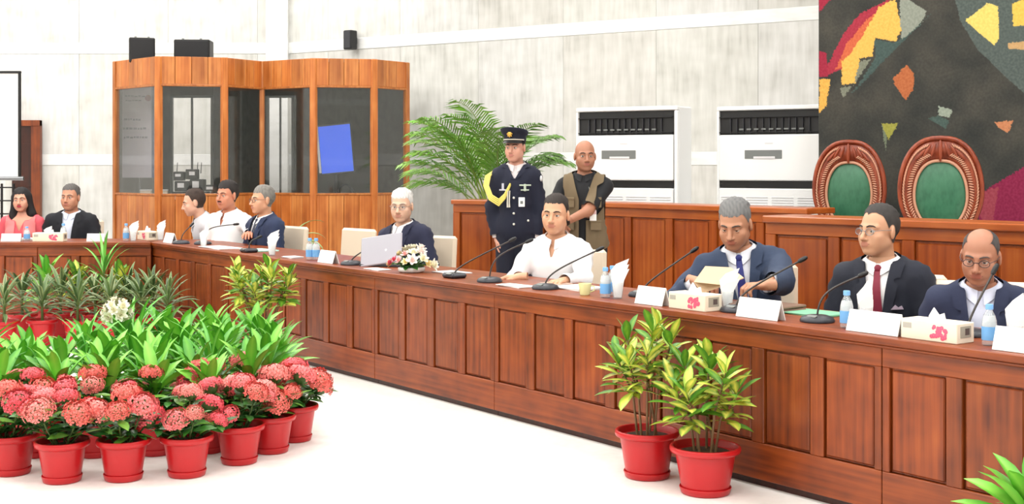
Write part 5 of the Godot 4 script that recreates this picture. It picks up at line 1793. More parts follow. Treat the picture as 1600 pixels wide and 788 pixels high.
	if sp.get("glasses", false):
		var gn := Node3D.new()
		gn.name = "glasses"
		gn.transform = torso
		t.add_child(gn)
		var fr := Mb.new()
		for sg in [-1.0, 1.0]:
			var path := []
			for q in ring_tube(Vector3(sg * 0.034, -0.002, 0.1005), 0.0225, 0.0165, 0.001, 18, Basis(Vector3.UP, sg * 0.12)):
				path.append(headx * q)
			fr.tube(path, [0.0016], 5, false)
			fr.tube([headx * Vector3(sg * 0.056, 0.003, 0.097), headx * Vector3(sg * 0.078, 0.006, 0.06), headx * Vector3(sg * 0.085, 0.006, -0.02)], [0.0014], 5)
		fr.tube([headx * Vector3(-0.012, 0.001, 0.1025), headx * Vector3(0, 0.003, 0.107), headx * Vector3(0.012, 0.001, 0.1025)], [0.0015], 5)
		build("frame", fr, sp.get("gmat", M.dark_grey), gn)
		for sg in [-1.0, 1.0]:
			var lens := Mb.new()
			var path := []
			for q in ring_tube(Vector3(sg * 0.034, -0.002, 0.1005), 0.0215, 0.0155, 0.001, 16, Basis(Vector3.UP, sg * 0.12)):
				path.append(headx * q)
			path.pop_back()
			lens.face(path, headx.basis.z)
			build("lens", lens, M.lens, gn)
	# ---- clothes: layers of the same field cut along seams
	var sleeve := func(p: Vector3, at: float, upper := false) -> float:
		var g := 1.0
		for a in arms:
			var e: Vector3 = a[1] if not upper else a[0]
			var w: Vector3 = a[2] if not upper else a[1]
			var dv := w - e
			var u := (p - e).dot(dv) / dv.length_squared()
			if upper:
				var dv2: Vector3 = a[2] - a[1]
				var u2: float = (p - a[1]).dot(dv2) / dv2.length_squared()
				if u2 > 0.12 and (p - a[1] - dv2 * clampf(u2, 0, 1)).length() < 0.075:
					return -0.05
			if u > at - 0.3 and (p - e - dv * clampf(u, 0.0, 1.15)).length() < 0.085:
				g = minf(g, (at - u) * dv.length())
		return g
	var neck := func(p: Vector3, r: float, y: float) -> float:
		# the cloth stays below a tilted plane around the neck
		return (y - 0.30 * p.z) - p.y + maxf(0.0, absf(p.x) - 0.09) * 0.6
	var yv: float = sp.get("vneck", 0.22)
	var vw := func(y: float) -> float: return (y - yv) / (0.55 - yv) * 0.064
	var outfit: String = sp.outfit
	var c1: StandardMaterial3D = cloth(sp.get("c1", Color.WHITE))
	var c2: StandardMaterial3D = cloth(sp.get("c2", Color8(240, 240, 242)))
	var white := func(_p): return Color.WHITE
	var layer := func(called: String, iso: float, m: Material, keep: Callable) -> void:
		var mb := Mb.new()
		emit(mb, f.surf(iso), Transform3D.IDENTITY, keep, white)
		if mb.v.size() > 0:
			build(called, mb, m, t, false, torso)
	var ruff: float = 0.0045
	var fold := func(p: Vector3) -> float: return ruff * (sin(p.y * 55.0 + p.x * 40.0 + p.z * 30.0) + 0.7 * sin(p.y * 90.0 - p.x * 70.0 + 1.3))
	var layerf := func(called: String, iso: float, m: Material, keep: Callable) -> void:
		var mb := Mb.new()
		emit(mb, f.surf(iso), Transform3D.IDENTITY, keep, white, func(p, g): return fold.call(p) * clampf(g / 0.03, 0.0, 1.0))
		if mb.v.size() > 0:
			build(called, mb, m, t, false, torso)
	if outfit == "suit" or outfit == "uniform":
		layer.call("shirt", 0.009, c2, func(p: Vector3): return minf(minf(neck.call(p, 0.086, 0.566), sleeve.call(p, 0.96)), p.y + 0.06))
		layerf.call("jacket", 0.0235, c1, func(p: Vector3):
			var g: float = minf(neck.call(p, 0.085, 0.572), sleeve.call(p, 0.86))
			g = minf(g, absf(p.x) - vw.call(p.y) + maxf(0.0, -p.z + 0.01) * 6.0)
			return minf(g, p.y + (0.10 if outfit == "suit" else 0.13)))
		for sg in [-1.0, 1.0]: layer.call("lapel", 0.0335, c1, func(p: Vector3):
			var w: float = vw.call(p.y)
			var u := clampf((p.y - yv) / (0.55 - yv), 0.0, 1.0)
			var lw := 0.062 * sqrt(u) * (0.55 if absf(u - 0.80) < 0.03 else 1.0)
			var g := minf(sg * p.x - maxf(w, 0.0), w + lw - sg * p.x)
			g = minf(g, minf(p.z - 0.0, minf(p.y - yv, 0.556 - p.y)))
			return minf(g, neck.call(p, 0.080, 0.572)))
	elif outfit == "shirt":
		layerf.call("shirt", 0.014, c1, func(p: Vector3):
			var g: float = minf(neck.call(p, 0.086, 0.566), sleeve.call(p, 0.95))
			var w: float = (p.y - 0.43) / 0.1 * 0.03
			return minf(minf(g, absf(p.x) - w + maxf(0.0, -p.z + 0.02) * 6.0), p.y + 0.08))
	elif outfit == "vest":
		layer.call("shirt", 0.010, c2, func(p: Vector3):
			var g: float = minf(neck.call(p, 0.086, 0.566), sleeve.call(p, 0.85, true))
			return minf(g, p.y + 0.05))
		layerf.call("vest", 0.026, c1, func(p: Vector3):
			var g: float = minf(neck.call(p, 0.080, 0.570), p.y + 0.12)
			for a in arms:
				var dv: Vector3 = a[1] - a[0]
				var u: float = (p - a[0]).dot(dv.normalized())
				g = minf(g, 0.025 - (absf(p.x) - 0.135) if p.y > 0.2 else g)
				var dd: float = (p - a[0] - dv * clampf((p - a[0]).dot(dv) / dv.length_squared(), 0, 1)).length()
				var d2v: Vector3 = a[2] - a[1]
				var d2: float = (p - a[1] - d2v * clampf((p - a[1]).dot(d2v) / d2v.length_squared(), 0, 1)).length()
				if signf(p.x) == signf(a[0].x) and absf(p.x) > 0.10:
					g = minf(g, dd - 0.084)
				g = minf(g, d2 - 0.078)
			return minf(g, absf(p.x) - 0.028 - maxf(0.0, p.y - 0.36) * 0.30 + maxf(0.0, -p.z + 0.02) * 6.0))
	elif outfit == "kurta":
		layerf.call("tunic", 0.012, c1, func(p: Vector3):
			var g: float = minf(neck.call(p, 0.07, 0.52), sleeve.call(p, 0.35))
			var w: float = (p.y - 0.38) / 0.14 * 0.06
			return minf(minf(g, absf(p.x) - w + maxf(0.0, -p.z + 0.02) * 6.0), p.y + 0.1))
		layerf.call("scarf", 0.021, c2, func(p: Vector3): return minf(minf(neck.call(p, 0.078, 0.52), p.y + 0.06), minf(0.055 - absf(absf(p.x) - 0.10 - maxf(0, 0.4 - p.y) * 0.05), p.z + 0.12) if p.y < 0.47 else 0.05 - absf(absf(p.x) - 0.10)))
	# collar
	if outfit != "kurta":
		var cm: StandardMaterial3D = c2 if outfit in ["suit", "uniform"] else (c1 if outfit == "shirt" else c2)
		var cb := Mb.new()
		var rows := [[], [], [], [], []]
		var reach := func(a: float, y: float, iso: float, most := 0.12) -> Vector3:
			var dir := Vector3(sin(a), 0, -cos(a))
			var c0 := Vector3(0, y, -0.012)
			var r := 0.045
			while r < most and f.at(c0 + dir * r) < iso:
				r += 0.002
			return c0 + dir * r
		for k in 33:
			var a := lerpf(-PI * 0.955, PI * 0.955, k / 32.0)     # 0 at the nape
			var fr := pow(absf(a) / PI, 1.6)
			var yb := 0.562 - 0.036 * fr
			rows[0].append(reach.call(a, yb - 0.006, 0.008))
			rows[1].append(reach.call(a, yb + 0.030 - 0.010 * fr, 0.009))
			rows[2].append(reach.call(a, yb + 0.031 - 0.010 * fr, 0.012))
			rows[3].append(reach.call(a, yb + 0.008 - 0.010 * fr, 0.020, 0.074 + 0.02 * fr))
			rows[4].append(reach.call(a, yb - 0.006 - 0.034 * pow(fr, 3.0), 0.027, 0.076 + 0.05 * fr * fr))
		cb.grid(rows, false, true)
		build("collar", cb, cm, t, false, torso)
	if sp.has("tie"):
		layer.call("tie", 0.0165, cloth(sp.tie, 0, 0.6), func(p: Vector3):
			var w := lerpf(0.036, 0.016, clampf((p.y - 0.15) / 0.33, 0.0, 1.0))
			if p.y > 0.495:
				w = 0.014 + (p.y - 0.495) * 0.35
			return minf(minf(w - absf(p.x), p.z), minf(0.535 - p.y, p.y - 0.05)))
		var kn := Mb.new()
		var kz := 0.04
		while kz < 0.15 and f.at(Vector3(0, 0.522, kz)) < 0.013:
			kz += 0.002
		kn.ball(Vector3(0, 0.522, kz), Vector3(0.019, 0.021, 0.012), Basis.IDENTITY, 10, 8)
		build("tie_knot", kn, cloth(sp.tie, 0, 0.6), t, false, torso)
	# ---- legs and shoes in the upright frame
	var lf2: Fld
	var legs := Mb.new()
	if standing:
		lf2 = Fld.new(Vector3(-0.26, 0.02, -0.2), Vector3(0.26, hy + 0.2, 0.24), 0.016)
		lf2.ell(Vector3(0, hy + 0.02, 0), Vector3(0.172, 0.14, 0.125), 0.03)
		for sg in [-1.0, 1.0]:
			lf2.cap(Vector3(sg * 0.085, hy - 0.05, 0), Vector3(sg * 0.095, hy * 0.52, 0.01), 0.095, 0.07, 0.04)
			lf2.cap(Vector3(sg * 0.095, hy * 0.52, 0.01), Vector3(sg * 0.10, 0.09, -0.01), 0.07, 0.058, 0.03)
			var shoe := Mb.new()
			shoe.ball(Vector3(sg * 0.105, 0.045, 0.06), Vector3(0.048, 0.045, 0.14))
			build("shoe", shoe, M.black, t)
	else:
		lf2 = Fld.new(Vector3(-0.27, 0.02, -0.22), Vector3(0.27, hy + 0.2, 0.62), 0.018)
		lf2.ell(Vector3(0, hy + 0.02, 0.0), Vector3(0.172, 0.125, 0.13), 0.03)
		for sg in [-1.0, 1.0]:
			lf2.cap(Vector3(sg * 0.09, hy - 0.02, 0.02), Vector3(sg * 0.11, hy + 0.0, 0.40), 0.085, 0.066, 0.04)
			lf2.cap(Vector3(sg * 0.11, hy, 0.40), Vector3(sg * 0.11, 0.10, 0.42), 0.066, 0.05, 0.03)
			var shoe := Mb.new()
			shoe.ball(Vector3(sg * 0.11, 0.045, 0.47), Vector3(0.046, 0.045, 0.13))
			build("shoe", shoe, M.black, t)
	emit(legs, lf2.surf(0.0), Transform3D.IDENTITY, none, white)
	build("trousers", legs, cloth(sp.get("c3", Color8(34, 36, 44))), t)
	if not standing:
		seat_for(t, hy * s, sp)
	sp.node = t
	sp.torso = torso
	sp.headx = headx
	sp.hy = hy
	sp.arms = arms
	return t

func seat_for(t: Node3D, hip: float, sp: Dictionary) -> void:
	# conference chair under a seated person
	chair(t.position - t.basis.orthonormalized() * Vector3(0, 0, 0.02), t.rotation.y + deg_to_rad(sp.get("chair_turn", 0.0)), sp.get("chair", "cream conference chair under a seated delegate"), hip - 0.115, sp.get("chair_h", 0.90))

func chair(at: Vector3, turn: float, label: String, seat_y := 0.44, top := 0.9) -> void:
	var c := thing("conference_chair", label, "chair", at, turn, "cream conference chairs")
	var mb := Mb.new()
	mb.box(Vector3(0, seat_y - 0.045, 0.04), Vector3(0.50, 0.08, 0.48), 0.025)
	build("seat", mb, M.leather, c)
	mb = Mb.new()
	var h := top - seat_y
	mb.box(Vector3(0, seat_y + h * 0.5 + 0.02, -0.235), Vector3(0.46, h - 0.04, 0.05), 0.02, Basis(Vector3.RIGHT, -0.07))
	build("backrest", mb, M.leather, c)
	for sg in [-1.0, 1.0]:
		mb = Mb.new()
		mb.tube([Vector3(sg * 0.275, seat_y + 0.19, -0.22), Vector3(sg * 0.28, seat_y + 0.2, 0.05), Vector3(sg * 0.28, seat_y + 0.18, 0.2), Vector3(sg * 0.275, seat_y - 0.05, 0.22)], [0.02], 8)
		build("armrest", mb, M.wood[3], c)
		for z in [-0.22, 0.22]:
			mb = Mb.new()
			mb.tube([Vector3(sg * 0.265, 0.0, z * 1.05), Vector3(sg * 0.265, seat_y - 0.02, z)], [0.018, 0.022], 8)
			build("leg", mb, M.wood[3], c)
		boxp("side_rail", Vector3(sg * 0.262, seat_y - 0.06, 0.0), Vector3(0.03, 0.05, 0.44), 0.005, M.wood[3], c)

func at_desk(px: float, py: float, back: float) -> Vector3:     # a point on the sight line of (px, py) over the desk line
	var g := desk_at(px, back, 0.0)
	return W(px, py, -g.z)

func people() -> void:
	var sk := vc_mat(0.5)
	sk.subsurf_scatter_enabled = true
	sk.subsurf_scatter_strength = 0.08
	M.skin = sk
	var navy := Color8(30, 38, 62)
	# man in the white shirt at the middle
	var p := {"label": "man in a white open-necked shirt seated at the middle of the desk", "eye": at_desk(866, 336, 0.66), "yaw": -20.0, "lean": 8.0, "hyaw": -17.0, "hpitch": 3.0, "hroll": -2.0, "scale": 1.0, "skin": Color8(214, 162, 130), "hcol": Color8(44, 34, 30), "hair": "short", "hairline": 0.076, "hthick": 0.009, "outfit": "shirt", "c1": Color8(244, 244, 246), "wide": 0.96, "rh": at_desk(812, 433, 0.40), "rdir": Vector3(-0.9, -0.05, -0.2), "lh": at_desk(880, 440, 0.42), "chair": "chair under the man in the white shirt", "fw": 1.0, "jaw": 0.95, "vneck": 0.3}
	person(p)
	# grey-haired man in the slate suit, holding an envelope
	p = {"label": "grey-haired man in a slate blue suit and blue tie opening an envelope", "eye": at_desk(1146, 354, 0.64), "yaw": -14.0, "lean": 8.0, "hyaw": -26.0, "hpitch": 20.0, "scale": 1.03, "skin": Color8(190, 138, 108), "hcol": Color8(116, 116, 116), "bcol": Color8(70, 62, 58), "hair": "short", "hthick": 0.012, "hairline": 0.070, "outfit": "suit", "c1": Color8(46, 60, 86), "c2": Color8(226, 230, 240), "tie": Color8(36, 44, 118), "wide": 1.04, "roll": 7.0, "belly": 0.02, "rh": at_desk(1088, 440, 0.40), "rdir": Vector3(0.55, -0.1, 0.6), "lh": at_desk(1196, 446, 0.42), "ldir": Vector3(-0.9, 0.0, 0.3), "curl": 0.85, "lids": 0.7, "pole": Vector3(0, -0.45, -0.1), "chair": "chair under the grey-haired man in the slate suit", "vneck": 0.16, "stubble": 0.0}
	person(p)
	# man with the maroon tie in profile
	p = {"label": "man in rimless glasses, dark suit and maroon tie looking along the desk", "eye": at_desk(1366, 361, 0.80), "yaw": -30.0, "lean": 3.0, "hyaw": -58.0, "hpitch": 0.0, "scale": 1.0, "skin": Color8(206, 156, 124), "hcol": Color8(52, 48, 46), "hair": "short", "hairline": 0.082, "recede": 0.8, "hthick": 0.010, "outfit": "suit", "c1": Color8(26, 30, 44), "c2": Color8(246, 246, 248), "tie": Color8(126, 26, 52), "wide": 1.0, "roll": 2.0, "glasses": true, "gmat": M.metal, "chair": "chair under the man with the maroon tie", "vneck": 0.14}
	var pm := p
	person(p)
	var pk := Mb.new()
	pk.prism([Vector2(-0.03, 0), Vector2(0.03, 0), Vector2(0.022, 0.018), Vector2(0.006, 0.010), Vector2(-0.008, 0.022)], 0.0, 0.004)
	var tx: Transform3D = pm.torso
	build("pocket_square", pk, cloth(Color8(176, 160, 176)), pm.node, false, tx * Transform3D(Basis(Vector3.UP, 0.35), Vector3(0.095, 0.335, 0.130)))
	# man with glasses looking down at the near end
	p = {"label": "balding man in glasses, navy jacket and pale open shirt looking down", "eye": at_desk(1530, 404, 0.70), "yaw": -22.0, "lean": 10.0, "hyaw": -30.0, "hpitch": 14.0, "hroll": -3.0, "scale": 0.99, "skin": Color8(178, 124, 98), "hcol": Color8(72, 68, 68), "bcol": Color8(90, 80, 76), "hair": "balding", "hairline": 0.075, "hthick": 0.008, "outfit": "suit", "c1": Color8(36, 44, 72), "c2": Color8(214, 220, 240), "glasses": true, "lids": 0.5, "wide": 1.02, "chair": "chair under the balding man in glasses", "vneck": 0.12}
	person(p)
	# white-haired man in the navy blazer
	p = {"label": "white-haired man in a navy blazer and pale scarf beside the flowers", "eye": at_desk(626, 323, 0.80), "yaw": -34.0, "lean": 4.0, "hyaw": -12.0, "hpitch": 4.0, "scale": 1.0, "skin": Color8(220, 178, 152), "hcol": Color8(216, 214, 210), "bcol": Color8(150, 140, 132), "hair": "short", "hairline": 0.066, "hthick": 0.014, "outfit": "suit", "c1": Color8(30, 34, 60), "c2": Color8(244, 244, 246), "glasses": true, "gmat": M.metal, "roll": 5.0, "wide": 0.98, "chair": "chair beside the white-haired man's flowers", "vneck": 0.2}
	person(p)
	var sx: Transform3D = p.torso
	var sc := Mb.new()
	sc.tube([Vector3(-0.075, 0.49, 0.03), Vector3(-0.055, 0.475, 0.085), Vector3(0.0, 0.45, 0.112), Vector3(0.055, 0.478, 0.088), Vector3(0.085, 0.505, 0.03)], [0.016, 0.019, 0.021, 0.019, 0.016], 8)
	build("scarf", sc, cloth(Color8(206, 202, 216)), p.node, false, sx)
	# three men at the far part of the desk
	p = {"label": "grey-haired man in glasses and navy suit turned along the desk", "eye": at_desk(405, 313, 0.62), "yaw": -48.0, "lean": 3.0, "hyaw": -52.0, "scale": 1.0, "skin": Color8(214, 160, 128), "hcol": Color8(128, 124, 118), "bcol": Color8(80, 72, 66), "hair": "short", "hthick": 0.012, "outfit": "suit", "c1": Color8(34, 46, 76), "c2": Color8(246, 246, 248), "tie": Color8(40, 46, 66), "glasses": true, "chair": "chair under the grey-haired man in the navy suit", "vneck": 0.16}
	person(p)
	p = {"label": "moustached man in a loose white shirt with thick dark hair", "eye": at_desk(351, 306, 0.62), "yaw": -30.0, "lean": 6.0, "hyaw": -30.0, "scale": 1.04, "skin": Color8(206, 138, 110), "hcol": Color8(34, 26, 24), "hair": "short", "hthick": 0.015, "moustache": true, "outfit": "shirt", "c1": Color8(246, 246, 247), "wide": 1.08, "belly": 0.03, "lh": at_desk(392, 377, 0.42), "chair": "chair under the moustached man"}
	person(p)
	p = {"label": "man in a pale grey shirt bending forward in profile, dark thinning hair", "eye": at_desk(298, 318, 0.50), "yaw": -62.0, "lean": 22.0, "hyaw": -76.0, "hpitch": 12.0, "scale": 1.0, "skin": Color8(220, 172, 148), "hcol": Color8(58, 42, 34), "hair": "short", "hairline": 0.085, "hthick": 0.012, "outfit": "shirt", "c1": Color8(206, 208, 214), "chair": "chair under the man bending forward"}
	person(p)
	# far desk
	p = {"label": "woman with long black hair in a coral tunic at the far desk", "eye": W(32, 313, 12.5), "yaw": 4.0, "lean": 4.0, "hyaw": 6.0, "hroll": 3.0, "scale": 0.93, "fem": true, "skin": Color8(216, 158, 134), "hcol": Color8(24, 18, 20), "hair": "long", "hthick": 0.012, "outfit": "kurta", "c1": Color8(226, 92, 104), "c2": Color8(238, 132, 132), "lip": Color8(176, 52, 66), "chair": "chair under the woman in coral", "c3": Color8(190, 70, 84)}
	person(p)
	p = {"label": "man in a black suit with open collar at the far desk", "eye": W(108, 309, 12.5), "yaw": 2.0, "lean": 3.0, "hyaw": -6.0, "scale": 1.02, "skin": Color8(196, 140, 112), "hcol": Color8(92, 88, 86), "hair": "short", "hairline": 0.074, "hthick": 0.010, "outfit": "suit", "c1": Color8(22, 24, 32), "c2": Color8(222, 228, 244), "wide": 1.05, "chair": "chair under the man in the black suit", "vneck": 0.10}
	person(p)
	guards()

func guards() -> void:
	# officer in dress uniform
	var eye := W(803, 231, 10.5)
	var p := {"label": "officer in dark navy dress uniform and peaked cap, standing", "eye": eye, "standing": true, "yaw": -6.0, "lean": 0.0, "hyaw": -22.0, "hpitch": 2.0, "scale": eye.y / 1.63, "skin": Color8(216, 160, 138), "hcol": Color8(28, 24, 24), "hair": "short", "hthick": 0.006, "outfit": "uniform", "c1": Color8(24, 28, 48), "c2": Color8(222, 214, 214), "c3": Color8(20, 24, 42), "wide": 0.80, "vneck": 0.43, "gaze": -0.002}
	var t := person(p)
	var tx: Transform3D = p.torso
	var hx: Transform3D = tx * p.headx
	var cap := Node3D.new()
	cap.name = "peaked_cap"
	cap.transform = hx * Transform3D(Basis(Vector3.RIGHT, -0.06), Vector3(0, 0.052, 0.0))
	t.add_child(cap)
	var mb := Mb.new()
	var rows := []
	for q in [[0.0, 1.0, 0.0], [0.045, 1.03, 0.0], [0.06, 1.2, 0.012], [0.085, 1.32, 0.02], [0.098, 1.22, 0.02], [0.102, 0.8, 0.015], [0.103, 0.02, 0.01]]:
		var line := []
		for k in 28:
			var a := -TAU * k / 28
			line.append(Vector3(cos(a) * 0.089 * q[1], q[0] + 0.018 * sin(-a) * maxf(q[1] - 1.0, 0.0) * 4.0 * (1.0 if q[0] < 0.1 else 0.8), sin(-a) * 0.108 * q[1] * (1.0 if q[1] < 1.1 else 0.95) + q[2]))
		rows.append(line)
	mb.grid(rows, true, true)
	build("crown", mb, cloth(Color8(22, 26, 44)), cap)
	mb = Mb.new()
	rows = []
	for j in 4:
		var u := j / 3.0
		var line := []
		for k in 15:
			var a := lerpf(-1.05, 1.05, k / 14.0)
			line.append(Vector3(sin(a) * (0.091 + 0.012 * u), 0.008 - 0.028 * u, cos(a) * (0.108 + 0.055 * u) - 0.012 * u))
		rows.append(line)
	mb.grid(rows, false)
	build("visor", mb, M.black, cap)
	mb = Mb.new()
	var band := []
	for k in 15:
		var a := lerpf(-1.3, 1.3, k / 14.0)
		band.append(Vector3(sin(a) * 0.093, 0.012, cos(a) * 0.112))
	mb.tube(band, [0.006], 6)
	build("chin_cord", mb, mat(Color8(212, 206, 190), 0.4), cap)
	mb = Mb.new()
	mb.ball(Vector3(0, 0.058, 0.128), Vector3(0.019, 0.024, 0.008), Basis.IDENTITY, 12, 8)
	for k in 8:
		var a := TAU * k / 8
		mb.ball(Vector3(cos(a) * 0.02, 0.058 + sin(a) * 0.024, 0.126), Vector3(0.007, 0.007, 0.006), Basis.IDENTITY, 6, 4)
	build("cap_badge", mb, mat(Color8(222, 178, 84), 0.3, 0.6), cap)
	# aiguillette of yellow cords over his right shoulder
	for k in 4:
		mb = Mb.new()
		var dk := 0.012 * k
		mb.tube([Vector3(-0.17, 0.515, 0.02), Vector3(-0.215 - dk, 0.46, 0.055), Vector3(-0.225 - dk, 0.38, 0.10), Vector3(-0.19 - dk * 0.6, 0.30 - dk, 0.135), Vector3(-0.13, 0.265 - dk * 1.4, 0.155), Vector3(-0.08, 0.31 - dk, 0.155), Vector3(-0.035, 0.40 - dk * 0.4, 0.14)], [0.0075, 0.008, 0.008, 0.008, 0.008, 0.008, 0.007], 6)
		build("gold_cord", mb, mat(Color8(232, 214, 110), 0.5), t, false, tx)
	for k in 2:
		mb = Mb.new()
		mb.tube([Vector3(-0.055 + 0.016 * k, 0.34, 0.150), Vector3(-0.058 + 0.016 * k, 0.24, 0.156), Vector3(-0.056 + 0.016 * k, 0.20, 0.158)], [0.006, 0.006, 0.008], 6)
		build("cord_tassel", mb, mat(Color8(214, 210, 196), 0.5), t, false, tx)
	# wings, ribbons, buttons, card
	mb = Mb.new()
	mb.box(Vector3(0.09, 0.385, 0.143), Vector3(0.10, 0.012, 0.006), 0.002, Basis(Vector3.UP, 0.3)); mb.box(Vector3(0.088, 0.365, 0.146), Vector3(0.02, 0.06, 0.006), 0.002, Basis(Vector3.UP, 0.3)); mb.box(Vector3(0.088, 0.345, 0.147), Vector3(0.07, 0.010, 0.006), 0.002, Basis(Vector3.UP, 0.3))
	build("wings_badge", mb, mat(Color8(190, 204, 186), 0.4), t, false, tx)
	mb = Mb.new()
	mb.box(Vector3(-0.10, 0.345, 0.140), Vector3(0.06, 0.012, 0.006), 0.002, Basis(Vector3.UP, -0.3)); mb.box(Vector3(-0.098, 0.375, 0.137), Vector3(0.02, 0.05, 0.006), 0.002, Basis(Vector3.UP, -0.3))
	build("breast_badge", mb, mat(Color8(196, 196, 208), 0.4), t, false, tx)
	mb = Mb.new()
	mb.box(Vector3(0.062, 0.245, 0.160), Vector3(0.052, 0.078, 0.004), 0.002, Basis(Vector3.UP, 0.2))
	build("identity_card", mb, M.paper, t, false, tx)
	mb = Mb.new()
	mb.box(Vector3(0.062, 0.242, 0.1625), Vector3(0.022, 0.024, 0.002), 0.0, Basis(Vector3.UP, 0.2))
	build("card_photo", mb, M.grey, t, false, tx)
	for q in [[-0.004, 0.15], [-0.004, 0.06], [-0.004, 0.28]]:
		mb = Mb.new()
		mb.ball(Vector3(q[0], q[1], 0.160 if q[1] > 0.1 else 0.155), Vector3(0.010, 0.010, 0.006), Basis.IDENTITY, 10, 6)
		build("button", mb, mat(Color8(226, 226, 214), 0.3, 0.3), t, false, tx)
	mb = Mb.new()
	mb.ball(Vector3(0.115, 0.09, 0.143), Vector3(0.010, 0.010, 0.006), Basis.IDENTITY, 10, 6)
	build("button", mb, mat(Color8(226, 226, 214), 0.3, 0.3), t, false, tx)
	mb = Mb.new()
	mb.ball(Vector3(0.215, 0.44, 0.045), Vector3(0.012, 0.026, 0.022), Basis.IDENTITY, 10, 6)
	build("sleeve_patch", mb, M.paper2, t, false, tx)
	# bald guard in a brown vest, hands clasped
	eye = W(915, 244, 9.3)
	var clasp := W(884, 347, 9.02)
	p = {"label": "bald guard in an olive-brown vest over a black shirt, hands clasped", "eye": eye, "standing": true, "yaw": -10.0, "lean": 0.0, "hyaw": 6.0, "hpitch": 2.0, "scale": eye.y / 1.63, "skin": Color8(172, 118, 92), "hcol": Color8(60, 46, 40), "bcol": Color8(40, 30, 28), "hair": "bald", "outfit": "vest", "c1": Color8(112, 96, 72), "c2": Color8(24, 25, 29), "c3": Color8(26, 26, 30), "wide": 0.95, "lh": clasp, "ldir": Vector3(-0.7, -0.5, 0.2), "lup": Vector3(0.2, 0.3, 1), "rh": clasp + Vector3(-0.07, 0.0, -0.03), "rdir": Vector3(0.6, -0.6, 0.1), "rup": Vector3(-0.2, 0.3, 1), "curl": 0.7, "stubble": 0.18, "pole": Vector3(0, -0.5, -0.5)}
	t = person(p)
	tx = p.torso
	for q in [[-0.105, 0.335], [0.105, 0.335], [-0.105, 0.16], [0.105, 0.16]]:
		mb = Mb.new()
		mb.box(Vector3(q[0], q[1], 0.142), Vector3(0.085, 0.075, 0.012), 0.005, Basis(Vector3.UP, q[0] * 2.2))
		mb.box(Vector3(q[0], q[1] + 0.034, 0.149), Vector3(0.09, 0.02, 0.008), 0.003, Basis(Vector3.UP, q[0] * 2.2))
		build("vest_pocket", mb, cloth(Color8(118, 102, 78)), t, false, tx)
	mb = Mb.new()
	mb.box(Vector3(0.085, 0.24, 0.158), Vector3(0.052, 0.085, 0.004), 0.002, Basis(Vector3.UP, 0.15))
	build("identity_card", mb, M.paper, t, false, tx)
	mb = Mb.new()
	mb.box(Vector3(0.085, 0.262, 0.1605), Vector3(0.05, 0.03, 0.002), 0.0, Basis(Vector3.UP, 0.15))
	build("card_band", mb, mat(Color8(226, 190, 190), 0.6), t, false, tx)
	mb = Mb.new()
	mb.tube([Vector3(0.045, 0.46, 0.10), Vector3(0.07, 0.38, 0.148), Vector3(0.085, 0.285, 0.16)], [0.003], 5)
	build("lanyard", mb, M.grey, t, false, tx)
	mb = Mb.new()
	var la: Array = p.arms[1]
	var wd: Vector3 = (la[2] - la[1]).normalized()
	mb.tube([la[2] - wd * 0.012, la[2] + wd * 0.012], [0.033], 12)
	build("watch_strap", mb, M.black, t, false, tx)

# ---------------------------------------------------------------- things on the desks
func desk_turn() -> float:
	return yaw_of(T)
func microphone(px: float, back: float, tip: Vector2, label: String, rise := 0.07, round_base := true) -> void:
	var at := desk_at(px, back)
	var turn := desk_turn()
	var t := thing("microphone", label, "microphone", at, turn, "gooseneck microphones on the desk")
	var mb := Mb.new()
	if round_base:
		mb.lathe([Vector2(0.074, 0.0), Vector2(0.078, 0.008), Vector2(0.070, 0.022), Vector2(0.045, 0.031), Vector2(0.012, 0.034)], 22)
	else:
		mb.box(Vector3(0, 0.016, 0), Vector3(0.13, 0.032, 0.11), 0.012)
	build("base", mb, M.mic_base, t)
	mb = Mb.new()
	mb.box(Vector3(0.01, 0.029, 0.048), Vector3(0.05, 0.006, 0.02), 0.002, Basis(Vector3.RIGHT, 0.35))
	build("button_strip", mb, M.grey, t)
	var d := -at.z + 0.06
	var p1: Vector3 = t.transform.affine_inverse() * W(tip.x, tip.y, d)
	var p0 := Vector3(0, 0.03, 0)
	var k := Vector3(0.0, 0.03 + rise, 0.0) + Vector3(p1.x, 0, p1.z) * 0.06
	var path := []
	for j in 15:
		var u := j / 14.0
		path.append(p0 * (1 - u) * (1 - u) * (1 - u) + k * 3.0 * u * (1 - u) * (1 - u) + (k.lerp(p1, 0.25)) * 3.0 * u * u * (1 - u) + p1 * u * u * u)
	mb = Mb.new()
	mb.tube(path, [0.0048], 7)
	build("gooseneck", mb, M.mic_neck, t)
	var dir: Vector3 = (path[14] - path[12]).normalized()
	mb = Mb.new()
	mb.tube([p1 - dir * 0.005, p1 + dir * 0.004, p1 + dir * 0.03, p1 + dir * 0.044, p1 + dir * 0.05], [0.006, 0.0105, 0.0115, 0.009, 0.003], 9)
	build("capsule", mb, M.black, t)
